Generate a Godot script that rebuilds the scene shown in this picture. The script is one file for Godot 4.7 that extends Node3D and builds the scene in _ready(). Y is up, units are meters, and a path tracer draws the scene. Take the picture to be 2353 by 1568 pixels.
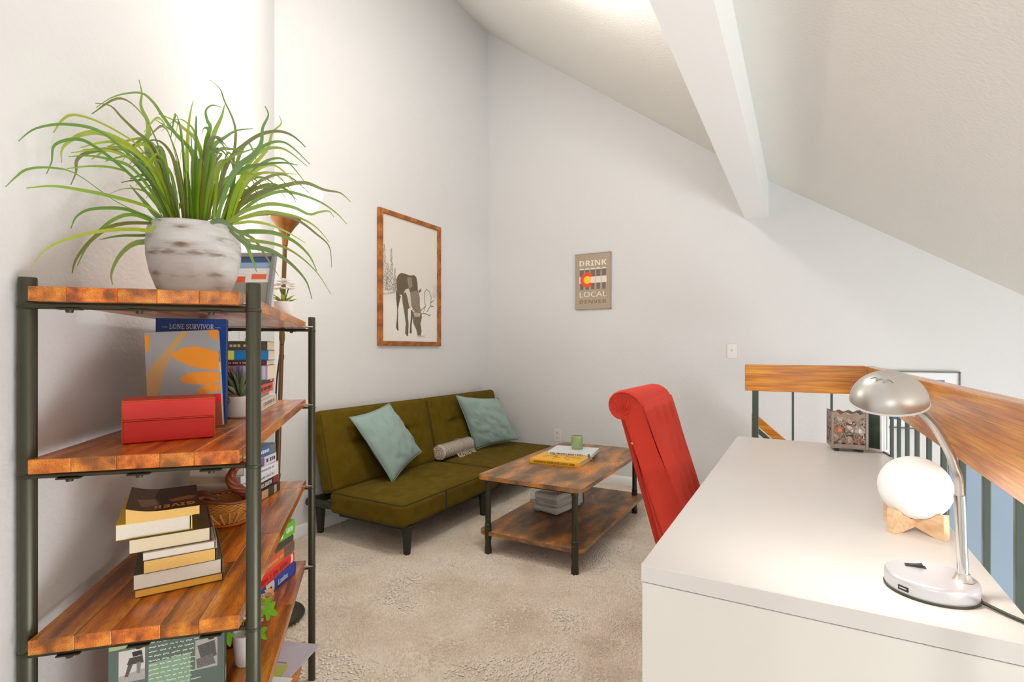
extends Node3D

const R2 := 0.70710678
var M := {}
var rng := RandomNumberGenerator.new()


func _ready() -> void:
	rng.seed = 77
	# ---------------------------------------------------------------- camera
	var cam := Camera3D.new()
	cam.name = "camera"
	cam.projection = Camera3D.PROJECTION_FRUSTUM
	cam.near = 0.05
	cam.far = 60.0
	cam.size = 0.05 * 2.0 * 784.0 / 1180.0
	cam.frustum_offset = Vector2(0.0, 0.05 * 22.0 / 1180.0)
	cam.position = Vector3(0, 1.2, 0)
	cam.rotation_degrees = Vector3(0, -60.5, 0)
	add_child(cam)
	cam.current = true
	# ---------------------------------------------------------------- sky and exposure
	var env := Environment.new()
	var sky := Sky.new()
	var sm := ProceduralSkyMaterial.new()
	sm.sky_top_color = Color(0.42, 0.6, 0.88)
	sm.sky_horizon_color = Color(0.82, 0.88, 0.95)
	sm.ground_bottom_color = Color(0.45, 0.44, 0.4)
	sm.ground_horizon_color = Color(0.7, 0.7, 0.68)
	sky.sky_material = sm
	env.background_mode = Environment.BG_SKY
	env.sky = sky
	env.background_energy_multiplier = 2.0
	env.tonemap_mode = Environment.TONE_MAPPER_LINEAR
	env.tonemap_exposure = 0.66
	env.sdfgi_enabled = true
	env.ssao_enabled = true
	env.ssil_enabled = true
	var we := WorldEnvironment.new()
	we.name = "world_environment"
	we.environment = env
	add_child(we)
	# ---------------------------------------------------------------- daylight at the windows
	area("daylight_great_room", Vector3(0.9, -1.15, 3.84), Vector3(20, 0, 0), Vector2(3.3, 1.5), Color(0.96, 0.98, 1.0), 29.0)
	area("daylight_rear_window", Vector3(-2.96, 1.25, 0.25), Vector3(0, -90, 0), Vector2(1.5, 1.2), Color(1.0, 0.99, 0.98), 2.6)
	materials()
	room()
	added_fill_globes()
	railing()
	bookshelf()
	shelf_things()
	floor_lamp()
	sofa()
	coffee_table()
	chair()
	desk()
	desk_things()
	wall_things()
	grass_plant()
	carpet()


func area(called: String, at: Vector3, turn: Vector3, size: Vector2, col: Color, energy: float) -> void:
	var l := AreaLight3D.new()
	l.name = called
	l.position = at
	l.rotation_degrees = turn
	l.area_size = size
	l.light_color = col
	l.light_energy = energy
	l.area_range = 14.0
	l.shadow_enabled = true
	add_child(l)


# ==================================================================== helpers: nodes
func S(n: float, y: float, u: float) -> Vector3:   # a place beside the slanted left wall: n out of the wall, u along it
	return Vector3(R2 * (n + u), y, R2 * (n - u))


func numbered(called: String) -> String:
	if not has_node(called):
		return called
	var i := 1
	while has_node("%s_%03d" % [called, i]):
		i += 1
	return "%s_%03d" % [called, i]


func tag(o: Node, label: String, category: String, group := "") -> void:
	o.set_meta("label", label)
	o.set_meta("category", category)
	if group:
		o.set_meta("group", group)


func thing(called: String, label: String, category: String, at := Vector3.ZERO, turn := 0.0, group := "") -> Node3D:
	var o := Node3D.new()
	o.name = numbered(called)
	add_child(o)
	o.position = at
	o.rotation_degrees.y = turn
	tag(o, label, category, group)
	return o


func obj(called: String, st: SurfaceTool, m: Material, parent: Node3D, at := Vector3.ZERO) -> MeshInstance3D:
	st.generate_normals()
	return put(called, st.commit(), m, parent, at)


func put(called: String, mesh: Mesh, m: Material, parent: Node3D, at := Vector3.ZERO) -> MeshInstance3D:
	var o := MeshInstance3D.new()
	o.name = numbered(called) if parent == self else called
	o.mesh = mesh
	o.material_override = m
	o.position = at
	parent.add_child(o, true)
	return o


func struct(called: String, st: SurfaceTool, m: Material) -> MeshInstance3D:
	var o := obj(called, st, m, self)
	o.set_meta("kind", "structure")
	return o


# ==================================================================== helpers: shapes
func mb() -> SurfaceTool:
	var st := SurfaceTool.new()
	st.begin(Mesh.PRIMITIVE_TRIANGLES)
	return st


func tri(st: SurfaceTool, a: Vector3, b: Vector3, c: Vector3) -> void:   # counter-clockwise as seen from outside
	st.add_vertex(a)
	st.add_vertex(c)
	st.add_vertex(b)


func quad(st: SurfaceTool, a: Vector3, b: Vector3, c: Vector3, d: Vector3) -> void:
	tri(st, a, b, c)
	tri(st, a, c, d)


func face(st: SurfaceTool, p: Array, centre: Vector3) -> void:   # a convex face turned away from the centre
	var mid := Vector3.ZERO
	for v in p:
		mid += v
	mid /= p.size()
	var nrm: Vector3 = (p[1] - p[0]).cross(p[2] - p[0])
	var q := p.duplicate()
	if nrm.dot(mid - centre) < 0.0:
		q.reverse()
	for i in range(1, q.size() - 1):
		tri(st, q[0], q[i], q[i + 1])


func box(st: SurfaceTool, c: Vector3, size: Vector3, bevel := 0.0, xf := Transform3D()) -> void:
	st.set_smooth_group(-1)
	var h := size / 2.0
	var b: float = minf(bevel, minf(h.x, minf(h.y, h.z)) * 0.9)
	var cc := xf * c
	for ax in 3:
		var o1 := (ax + 1) % 3
		var o2 := (ax + 2) % 3
		for s in [-1.0, 1.0]:
			var p := []
			for k in [[-1, -1], [1, -1], [1, 1], [-1, 1]]:
				var v := Vector3.ZERO
				v[ax] = s * h[ax]
				v[o1] = k[0] * (h[o1] - b)
				v[o2] = k[1] * (h[o2] - b)
				p.append(xf * (c + v))
			face(st, p, cc)
	if b <= 0.0:
		return
	for ax in 3:
		var o1 := (ax + 1) % 3
		var o2 := (ax + 2) % 3
		for k in [[-1, -1], [1, -1], [1, 1], [-1, 1]]:
			var p := []
			for q in [[-1, 0], [1, 0], [1, 1], [-1, 1]]:
				var v := Vector3.ZERO
				v[ax] = q[0] * (h[ax] - b)
				v[o1] = k[0] * (h[o1] - (b if q[1] == 0 else 0.0))
				v[o2] = k[1] * (h[o2] - (0.0 if q[1] == 0 else b))
				p.append(xf * (c + v))
			face(st, p, cc)
	for sx in [-1, 1]:
		for sy in [-1, 1]:
			for sz in [-1, 1]:
				var s := Vector3(sx, sy, sz)
				face(st, [xf * (c + s * Vector3(h.x, h.y - b, h.z - b)), xf * (c + s * Vector3(h.x - b, h.y, h.z - b)), xf * (c + s * Vector3(h.x - b, h.y - b, h.z))], cc)


func ring(at: Vector3, x: Vector3, y: Vector3, r: float, sides: int) -> Array:
	var p := []
	for i in sides:
		var a := TAU * i / sides
		p.append(at + (x * cos(a) + y * sin(a)) * r)
	return p


func tube(st: SurfaceTool, pts: Array, radii: Variant, sides := 12, caps := true) -> void:
	var n := pts.size()
	var rings := []
	var t: Vector3 = (pts[1] - pts[0]).normalized()
	var x: Vector3 = t.cross(Vector3.UP if absf(t.y) < 0.9 else Vector3.RIGHT).normalized()
	for i in n:
		var a: Vector3 = pts[maxi(i - 1, 0)]
		var b: Vector3 = pts[mini(i + 1, n - 1)]
		t = (b - a).normalized()
		x = (x - t * x.dot(t)).normalized()
		var r: float = radii[i] if radii is Array else radii
		rings.append(ring(pts[i], x, t.cross(x), r, sides))
	st.set_smooth_group(1)
	for i in n - 1:
		for k in sides:
			var k2 := (k + 1) % sides
			quad(st, rings[i][k], rings[i][k2], rings[i + 1][k2], rings[i + 1][k])
	if caps:
		st.set_smooth_group(-1)
		for k in range(1, sides - 1):
			tri(st, rings[0][0], rings[0][k + 1], rings[0][k])
			tri(st, rings[n - 1][0], rings[n - 1][k], rings[n - 1][k + 1])


func spline(p: Array, per := 6) -> Array:   # a smooth line through the points
	var out := []
	for i in p.size() - 1:
		var a = p[maxi(i - 1, 0)]
		var d = p[mini(i + 2, p.size() - 1)]
		for k in per:
			out.append(p[i].cubic_interpolate(p[i + 1], a, d, float(k) / per))
	out.append(p[p.size() - 1])
	return out


func lathe(st: SurfaceTool, prof: Array, sides := 32, xf := Transform3D()) -> void:   # prof: Vector2(radius, height); the outside lies to the right going up
	var g := 1
	for i in prof.size() - 1:
		if i > 0:
			var d0: Vector2 = prof[i] - prof[i - 1]
			var d1: Vector2 = prof[i + 1] - prof[i]
			if absf(d0.angle_to(d1)) > 0.6:
				g += 1
		st.set_smooth_group(g)
		for k in sides:
			var a0 := TAU * k / sides
			var a1 := TAU * (k + 1) / sides
			if k == sides - 1:
				a1 = 0.0
			var p := []
			for q in [[prof[i], a0], [prof[i], a1], [prof[i + 1], a1], [prof[i + 1], a0]]:
				p.append(xf * Vector3(q[0].x * sin(q[1]), q[0].y, q[0].x * cos(q[1])))
			if prof[i].x < 1e-6:
				tri(st, p[0], p[2], p[3])
			elif prof[i + 1].x < 1e-6:
				tri(st, p[0], p[1], p[2])
			else:
				quad(st, p[0], p[1], p[2], p[3])


func prism(st: SurfaceTool, poly: PackedVector2Array, z0: float, z1: float, xf := Transform3D(), smooth := 0.5) -> void:   # an outline in x, y drawn out along z
	var q := poly
	if Geometry2D.is_polygon_clockwise(q):
		q = q.duplicate()
		q.reverse()
	var n := q.size()
	st.set_smooth_group(-1)
	var idx := Geometry2D.triangulate_polygon(q)
	for i in range(0, idx.size(), 3):
		var a := q[idx[i]]
		var b := q[idx[i + 1]]
		var c := q[idx[i + 2]]
		if (b - a).cross(c - a) < 0.0:
			var h := b
			b = c
			c = h
		tri(st, xf * Vector3(a.x, a.y, z1), xf * Vector3(b.x, b.y, z1), xf * Vector3(c.x, c.y, z1))
		tri(st, xf * Vector3(a.x, a.y, z0), xf * Vector3(c.x, c.y, z0), xf * Vector3(b.x, b.y, z0))
	var g := 1
	for i in n:
		var a := q[i]
		var b := q[(i + 1) % n]
		if i > 0 and absf((a - q[i - 1]).angle_to(b - a)) > smooth:
			g += 1
		st.set_smooth_group(g)
		quad(st, xf * Vector3(a.x, a.y, z0), xf * Vector3(b.x, b.y, z0), xf * Vector3(b.x, b.y, z1), xf * Vector3(a.x, a.y, z1))


func rounded(w: float, h: float, r: float, steps := 6) -> PackedVector2Array:   # a rectangle with round corners about the origin
	var p := PackedVector2Array()
	for c in [[1, 1, 0.0], [-1, 1, 90.0], [-1, -1, 180.0], [1, -1, 270.0]]:
		for i in steps + 1:
			var a := deg_to_rad(c[2] + 90.0 * i / steps)
			p.append(Vector2(c[0] * (w / 2 - r) + cos(a) * r, c[1] * (h / 2 - r) + sin(a) * r))
	return p


func soft(st: SurfaceTool, c: Vector3, size: Vector3, r: float, seg: int, bend: Callable, xf := Transform3D()) -> void:   # a cushion: a box of round edges whose points bend(p) may move
	st.set_smooth_group(1)
	var h := size / 2.0
	var core := h - Vector3(r, r, r)
	for ax in 3:
		var o1 := (ax + 1) % 3
		var o2 := (ax + 2) % 3
		for s in [-1.0, 1.0]:
			var g := []
			for i in seg + 1:
				var row := []
				for j in seg + 1:
					var v := Vector3.ZERO
					v[ax] = s * h[ax]
					v[o1] = warp(float(i) / seg, h[o1], r)
					v[o2] = warp(float(j) / seg, h[o2], r)
					var k := v.clamp(-core, core)
					var d := v - k
					v = k + d.normalized() * r if d.length() > 1e-6 else v
					row.append((xf * (c + bend.call(v))).snapped(Vector3.ONE * 1e-6))
				g.append(row)
			for i in seg:
				for j in seg:
					if s > 0:
						quad(st, g[i][j], g[i + 1][j], g[i + 1][j + 1], g[i][j + 1])
					else:
						quad(st, g[i][j], g[i][j + 1], g[i + 1][j + 1], g[i + 1][j])


func warp(t: float, h: float, r: float) -> float:   # spends a third of the steps on each round edge
	if t < 0.2:
		return -h + r * (t / 0.2)
	if t > 0.8:
		return h - r * ((1.0 - t) / 0.2)
	return lerpf(-h + r, h - r, (t - 0.2) / 0.6)


func same(v: Vector3) -> Vector3:
	return v


func sheet(st: SurfaceTool, g: Array, flip := false) -> void:   # rows of points
	for i in g.size() - 1:
		for j in g[i].size() - 1:
			if flip:
				quad(st, g[i][j], g[i][j + 1], g[i + 1][j + 1], g[i + 1][j])
			else:
				quad(st, g[i][j], g[i + 1][j], g[i + 1][j + 1], g[i][j + 1])


func frame_of(x: Vector3, y: Vector3, at: Vector3) -> Transform3D:
	var z := x.cross(y).normalized()
	return Transform3D(Basis(x.normalized(), z.cross(x.normalized()), z), at)


func print_quad(called: String, w: float, h: float, m: Material, parent: Node3D, xf: Transform3D) -> MeshInstance3D:   # a printed sheet facing +z with its picture on it
	var st := mb()
	st.set_smooth_group(-1)
	var c := [Vector2(0, 1), Vector2(1, 1), Vector2(1, 0), Vector2(0, 0)]
	for i in [0, 2, 1, 0, 3, 2]:
		st.set_uv(c[i])
		st.add_vertex(xf * Vector3((c[i].x - 0.5) * w, (0.5 - c[i].y) * h, 0))
	return obj(called, st, m, parent)


func text(called: String, words: String, high: float, m: Material, parent: Node3D, xf: Transform3D, bold := false, wide := 0.0, serif := false) -> MeshInstance3D:
	var t := TextMesh.new()
	var f := SystemFont.new()
	f.font_names = PackedStringArray(["Droid Serif" if serif else "Droid Sans"])
	f.font_weight = 800 if bold else 400
	t.font = f
	t.text = words
	t.font_size = 48
	t.pixel_size = high / 34.0
	t.depth = 0.0006
	t.curve_step = 2.0
	var o := MeshInstance3D.new()
	o.name = called
	o.mesh = t
	o.material_override = m
	o.transform = xf
	if wide > 0.0:
		var now := t.get_aabb().size.x
		if now > 0.001:
			o.transform = xf.scaled_local(Vector3(wide / now, 1, 1))
	parent.add_child(o, true)
	return o


# ==================================================================== materials
func mat(col: Color, rough := 0.6, metal := 0.0) -> StandardMaterial3D:
	var m := StandardMaterial3D.new()
	m.albedo_color = col
	m.roughness = rough
	m.metallic = metal
	return m


func c8(r: int, g: int, b: int) -> Color:
	return Color8(r, g, b)


func noise_tex(size: int, freq: float, oct: int, cols: Array, stops: Array, sd := 1, kind := FastNoiseLite.TYPE_SIMPLEX_SMOOTH) -> NoiseTexture2D:
	var n := FastNoiseLite.new()
	n.seed = sd
	n.noise_type = kind
	n.frequency = freq
	n.fractal_octaves = oct
	n.fractal_gain = 0.55
	var t := NoiseTexture2D.new()
	t.width = size
	t.height = size
	t.seamless = true
	t.noise = n
	if cols:
		var g := Gradient.new()
		g.offsets = PackedFloat32Array(stops)
		g.colors = PackedColorArray(cols)
		t.color_ramp = g
	return t


func grain(m: StandardMaterial3D, tex: Texture2D, scale: Vector3, world := false) -> StandardMaterial3D:
	m.albedo_texture = tex
	m.uv1_triplanar = true
	m.uv1_world_triplanar = world
	m.uv1_scale = scale
	return m


func relief(m: StandardMaterial3D, tex: Texture2D, cm: float) -> StandardMaterial3D:
	m.heightmap_enabled = true
	m.heightmap_texture = tex
	m.heightmap_scale = cm
	return m


func materials() -> void:
	var peel := noise_tex(512, 0.045, 3, [], [], 3)
	var plaster := mat(c8(224, 223, 222), 0.85)
	plaster.uv1_triplanar = true
	plaster.uv1_world_triplanar = true
	plaster.uv1_scale = Vector3.ONE * 2.2
	relief(plaster, peel, 0.12)
	M.wall = plaster
	var ceil_m := plaster.duplicate()
	ceil_m.albedo_color = c8(243, 240, 233)
	M.ceiling = ceil_m
	M.trim = mat(c8(246, 246, 243), 0.4)
	var pile := noise_tex(512, 0.16, 3, [], [], 9)
	var brushed := noise_tex(1024, 0.006, 5, [c8(216, 200, 180), c8(224, 209, 190), c8(231, 218, 200), c8(237, 226, 210)], [0.2, 0.45, 0.6, 0.85], 21)
	var cm := mat(c8(255, 255, 255), 1.0)
	grain(cm, brushed, Vector3.ONE * 0.55, true)
	M.carpet = cm
	# wood: one blotchy figure in several tones
	var fig := noise_tex(512, 0.007, 3, [c8(140, 82, 24), c8(192, 108, 26), c8(220, 130, 34), c8(238, 160, 56)], [0.2, 0.42, 0.6, 0.85], 5)
	var tones := [c8(255, 255, 255), c8(255, 240, 214), c8(232, 226, 216), c8(255, 226, 190), c8(222, 210, 196)]
	M.stave = []
	for i in 5:
		var w := mat(tones[i], 0.3)
		grain(w, fig, Vector3(6, 6, 0.55) * (0.8 + 0.12 * i))
		w.uv1_offset = Vector3(0.13 * i, 0.37 * i, 0.21 * i)
		streaks(w, Vector3(16, 16, 1.1), Color.BLACK)
		w.clearcoat_enabled = true
		w.clearcoat = 0.35
		w.clearcoat_roughness = 0.25
		M.stave.append(w)
	var rus := noise_tex(512, 0.008, 3, [c8(118, 88, 62), c8(154, 114, 76), c8(178, 126, 74), c8(212, 138, 62), c8(234, 150, 58)], [0.2, 0.4, 0.55, 0.68, 0.85], 33)
	var tm := mat(c8(255, 255, 255), 0.42)
	grain(tm, rus, Vector3(0.55, 1.6, 1.5))
	streaks(tm, Vector3(0.9, 6, 6), Color.BLACK)
	M.rustic = tm
	var oak := noise_tex(512, 0.014, 4, [c8(204, 116, 12), c8(222, 136, 18), c8(232, 150, 28), c8(240, 164, 46)], [0.2, 0.45, 0.6, 0.85], 41)
	var om := mat(c8(255, 255, 255), 0.33)
	grain(om, oak, Vector3(0.35, 4, 4))
	streaks(om, Vector3(0.08, 9, 9), Color.BLACK)
	om.clearcoat_enabled = true
	om.clearcoat = 0.6
	om.clearcoat_roughness = 0.2
	M.oak = om
	var om2 := om.duplicate()
	om2.uv1_scale = Vector3(4, 4, 0.35)
	om2.uv2_scale = Vector3(9, 9, 0.08)
	M.oak_across = om2
	M.iron = mat(c8(72, 72, 58), 0.36, 0.55)
	M.iron_dark = mat(c8(58, 56, 40), 0.4, 0.4)
	M.baluster = mat(c8(70, 82, 74), 0.42, 0.1)
	var weave := noise_tex(256, 0.25, 2, [], [], 61)
	var ol := noise_tex(512, 0.006, 3, [c8(92, 74, 12), c8(97, 79, 17), c8(102, 84, 22)], [0.25, 0.5, 0.8], 62)
	var so := mat(c8(255, 255, 255), 0.95)
	grain(so, ol, Vector3.ONE * 2.0)
	so.rim_enabled = true
	so.rim = 0.06
	so.metallic_specular = 0.15
	so.rim_tint = 0.8
	relief(so, weave, 0.03)
	M.olive = so
	M.olive_piping_shaded = mat(c8(70, 57, 14), 0.95)  # darker than the cushions: the shadow line along the piping, put into its colour
	M.olive_dark = mat(c8(46, 44, 30), 0.7)
	var pil := mat(c8(150, 174, 166), 0.95)
	pil.uv1_triplanar = true
	pil.uv1_scale = Vector3.ONE * 6.0
	relief(pil, weave, 0.04)
	pil.rim_enabled = true
	pil.rim = 0.25
	M.sage = pil
	var red := mat(c8(216, 62, 44), 0.92)
	red.uv1_triplanar = true
	red.uv1_scale = Vector3.ONE * 8.0
	relief(red, weave, 0.02)
	red.rim_enabled = true
	red.rim = 0.2
	red.rim_tint = 0.9
	M.red_velvet = red
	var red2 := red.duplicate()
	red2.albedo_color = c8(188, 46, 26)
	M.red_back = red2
	M.white = mat(c8(228, 226, 219), 0.4)
	M.white_top = mat(c8(222, 219, 216), 0.32)
	M.white_matt = mat(c8(240, 240, 238), 0.6)
	M.silver = mat(c8(206, 203, 198), 0.32, 0.7)
	M.silver_light = mat(c8(214, 214, 220), 0.34, 0.45)
	M.chrome = mat(c8(225, 225, 222), 0.12, 1.0)
	M.black = mat(c8(22, 22, 20), 0.5)
	M.bronze = mat(c8(110, 82, 48), 0.32, 0.55)
	var paper := noise_tex(256, 0.35, 2, [c8(226, 222, 212), c8(252, 250, 244)], [0.2, 0.8], 71)
	for k in {"page_white": c8(245, 240, 232), "page_cream": c8(240, 226, 194), "page_yellow": c8(250, 205, 118), "page_amber": c8(246, 184, 72), "page_tan": c8(205, 190, 164)}:
		var pm := mat({"page_white": c8(245, 240, 232), "page_cream": c8(242, 230, 202), "page_yellow": c8(250, 208, 128), "page_amber": c8(246, 186, 78), "page_tan": c8(205, 190, 164)}[k], 0.9)
		grain(pm, paper, Vector3(1.0, 60.0, 1.0))
		M[k] = pm
	M.glass = mat(Color(0.93, 0.96, 0.95, 0.08), 0.03)
	M.glass.transparency = BaseMaterial3D.TRANSPARENCY_ALPHA
	var pw := noise_tex(512, 0.012, 4, [c8(112, 84, 54), c8(158, 150, 140), c8(192, 190, 187), c8(208, 207, 205)], [0.1, 0.24, 0.36, 0.7], 83)
	var pot := mat(c8(255, 255, 255), 0.75)
	grain(pot, pw, Vector3(1.6, 5, 1.6))
	M.pot = pot


func streaks(m: StandardMaterial3D, scale: Vector3, dark: Color) -> void:   # fine grain lines over the figure
	if not M.has("streak_tex"):
		M.streak_tex = noise_tex(512, 0.05, 3, [Color(0.74, 0.74, 0.74), Color(0.93, 0.93, 0.93), Color(1, 1, 1)], [0.2, 0.45, 0.65], 17)
	m.detail_enabled = true
	m.detail_blend_mode = BaseMaterial3D.BLEND_MODE_MUL
	m.detail_uv_layer = BaseMaterial3D.DETAIL_UV_2
	m.detail_albedo = M.streak_tex
	m.uv2_triplanar = true
	m.uv2_scale = scale


func cover_mat(col: Color) -> StandardMaterial3D:
	var key := "cover" + col.to_html()
	if not M.has(key):
		M[key] = mat(col, 0.4)
	return M[key]


# ==================================================================== the room
func ceil_at(z: float) -> float:
	return 2.578 - 0.754 * (z + 0.31) if z < -0.31 else 2.578 - 0.664 * (z + 0.31)


func slab(st: SurfaceTool, x0: float, x1: float, y0: float, y1: float, z0: float, z1: float) -> void:
	box(st, Vector3((x0 + x1) / 2, (y0 + y1) / 2, (z0 + z1) / 2), Vector3(x1 - x0, y1 - y0, z1 - z0))


func room() -> void:
	var st := mb()
	slab(st, -3.1, 3.72, -0.25, 0.0, -2.97, 0.4)
	slab(st, 3.72, 4.483, -0.25, 0.0, -2.97, -0.33)
	struct("floor", st, M.carpet)
	st = mb()
	slab(st, -3.1, 4.63, -2.75, -2.6, -2.97, 4.05)
	var lower := struct("floor_lower", st, mat(c8(228, 226, 221), 0.5))
	st = mb()
	slab(st, 1.9, 4.63, -2.6, 4.7, -2.967, -2.817)
	struct("wall_back", st, M.wall)
	st = mb()
	slab(st, 4.483, 4.633, -2.75, 4.7, -2.967, 4.05)
	struct("wall_far", st, M.wall)
	st = mb()
	var xf := Transform3D(Basis(Vector3.UP, -PI / 4), Vector3.ZERO)   # x out of the wall, z towards the camera
	box(st, Vector3(-0.637, 1.0, -1.965), Vector3(0.15, 7.4, 3.07), 0.0, xf)
	struct("wall_left", st, M.wall)
	st = mb()
	slab(st, -3.15, -0.09, -2.6, 3.2, -0.85, -0.70)
	struct("wall_side", st, M.wall)
	st = mb()
	slab(st, -3.15, -3.0, -2.75, 0.6, -0.85, 4.05)
	slab(st, -3.15, -3.0, 1.9, 3.4, -0.85, 4.05)
	slab(st, -3.15, -3.0, 0.6, 1.9, -0.85, -0.55)
	slab(st, -3.15, -3.0, 0.6, 1.9, 1.05, 4.05)
	struct("wall_rear", st, M.wall)
	st = mb()
	slab(st, -3.15, 4.63, -2.75, -1.95, 3.9, 4.05)
	slab(st, -3.15, 4.63, -0.35, 0.0, 3.9, 4.05)
	slab(st, -3.15, -0.8, -1.95, -0.35, 3.9, 4.05)
	slab(st, 2.6, 4.63, -1.95, -0.35, 3.9, 4.05)
	struct("wall_right", st, M.wall)
	# windows behind the camera
	var w := mb()
	for x in [-0.8, 0.3, 1.5, 2.6]:
		slab(w, x - 0.03, x + 0.03, -1.95, -0.35, 3.93, 3.99)
	for y in [-1.95, -0.35]:
		slab(w, -0.8, 2.6, y - 0.03, y + 0.03, 3.93, 3.99)
	struct("window_1", w, M.trim)
	w = mb()
	for z in [-0.55, 0.25, 1.05]:
		slab(w, -3.09, -3.03, 0.6, 1.9, z - 0.03, z + 0.03)
	for y in [0.6, 1.9]:
		slab(w, -3.09, -3.03, y - 0.03, y + 0.03, -0.55, 1.05)
	struct("window_2", w, M.trim)
	# the sloping ceiling and its beam
	st = mb()
	var za := [-3.0, -0.31, 4.1]
	for i in 2:
		var p := PackedVector2Array([Vector2(za[i], ceil_at(za[i])), Vector2(za[i + 1], ceil_at(za[i + 1])), Vector2(za[i + 1], ceil_at(za[i + 1]) + 0.18), Vector2(za[i], ceil_at(za[i]) + 0.18)])
		prism(st, p, -3.2, 4.7, Transform3D(Basis(Vector3(0, 0, 1), Vector3.UP, Vector3(-1, 0, 0)), Vector3(1.5, 0, 0)))
	struct("ceiling", st, M.ceiling)
	st = mb()
	slab(st, -3.0, 4.483, 2.25, 2.75, -0.40, -0.232)
	struct("ceiling_beam", st, M.trim)
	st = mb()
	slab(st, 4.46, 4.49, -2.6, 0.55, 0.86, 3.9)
	struct("wall_daylight_tint", st, mat(c8(150, 168, 186), 0.8))  # added blue panel: the cool daylight on this wall, put into its colour
	# baseboards
	st = mb()
	prism(st, board_profile(), 2.02, 4.483, Transform3D(Basis(Vector3(0, 0, 1), Vector3.UP, Vector3(-1, 0, 0)), Vector3(6.503, 0, -2.817)))
	struct("baseboard_back", st, M.trim)
	st = mb()
	prism(st, board_profile(), -2.817, -0.33, Transform3D(Basis(Vector3(-1, 0, 0), Vector3.UP, Vector3(0, 0, -1)), Vector3(4.483, 0, -3.147)))
	struct("baseboard_far", st, M.trim)
	st = mb()
	prism(st, board_profile(), -3.415, -0.43, xf * Transform3D(Basis(Vector3(1, 0, 0), Vector3.UP, Vector3(0, 0, 1)), Vector3(-0.562, 0, 0)))
	struct("baseboard_left", st, M.trim)
	# the stairs down behind the rail
	for i in 8:
		st = mb()
		slab(st, 3.74, 4.483, -0.19 * (i + 1) - 0.19, -0.19 * (i + 1), -0.33 + 0.25 * i, -0.33 + 0.25 * (i + 1) + 0.02)
		var s := struct("stair_step", st, M.carpet)


func added_fill_globes() -> void:
	added_globe_light("added small white globe for fill light, out of view under the loft ceiling", Vector3(2.0, 2.95, -1.15), 0.1, 0.16, Color(1.0, 0.99, 0.975), 1.6)  # added unseen lamp that brightens the loft floor and walls
	added_globe_light("added large white globe for fill light, out of view behind the camera", Vector3(-0.25, 0.93, 1.75), 0.2, 0.12, Color(1.0, 0.985, 0.965), 2.1)  # added unseen lamp that fills the wall behind the shelf boards


func added_globe_light(label: String, at: Vector3, radius: float, rod: float, col: Color, energy: float) -> void:  # an added lamp: a glowing globe around a fill light
	var t := thing("added_fill_light", label, "added fill light", at)
	var st := mb()
	var prof := []
	for i in 25:
		var a := -PI / 2 + PI * i / 24.0
		prof.append(Vector2(radius * cos(a) if i > 0 and i < 24 else 0.0, radius * sin(a)))
	lathe(st, prof, 40)
	var m := mat(c8(250, 248, 240), 0.4)
	m.emission_enabled = true
	m.emission = col
	m.emission_energy_multiplier = 2.0
	obj("globe", st, m, t)
	st = mb()
	var y := radius - 0.005
	lathe(st, [Vector2(0, y), Vector2(0.04, y), Vector2(0.04, y + 0.03), Vector2(0.012, y + 0.035), Vector2(0.012, y + rod), Vector2(0.06, y + rod), Vector2(0.06, y + rod + 0.1), Vector2(0, y + rod + 0.1)], 28)
	obj("rod", st, M.trim, t)
	var l := OmniLight3D.new()
	l.name = "added_fill_glow"
	l.light_color = col
	l.light_energy = energy
	l.light_size = radius * 0.93
	l.omni_range = 9.0
	l.omni_attenuation = 2.0
	l.shadow_enabled = true
	t.add_child(l)


func board_profile() -> PackedVector2Array:
	return PackedVector2Array([Vector2(0, 0.001), Vector2(0.014, 0.001), Vector2(0.014, 0.058), Vector2(0.009, 0.07), Vector2(0.005, 0.078), Vector2(0, 0.078)])


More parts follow.
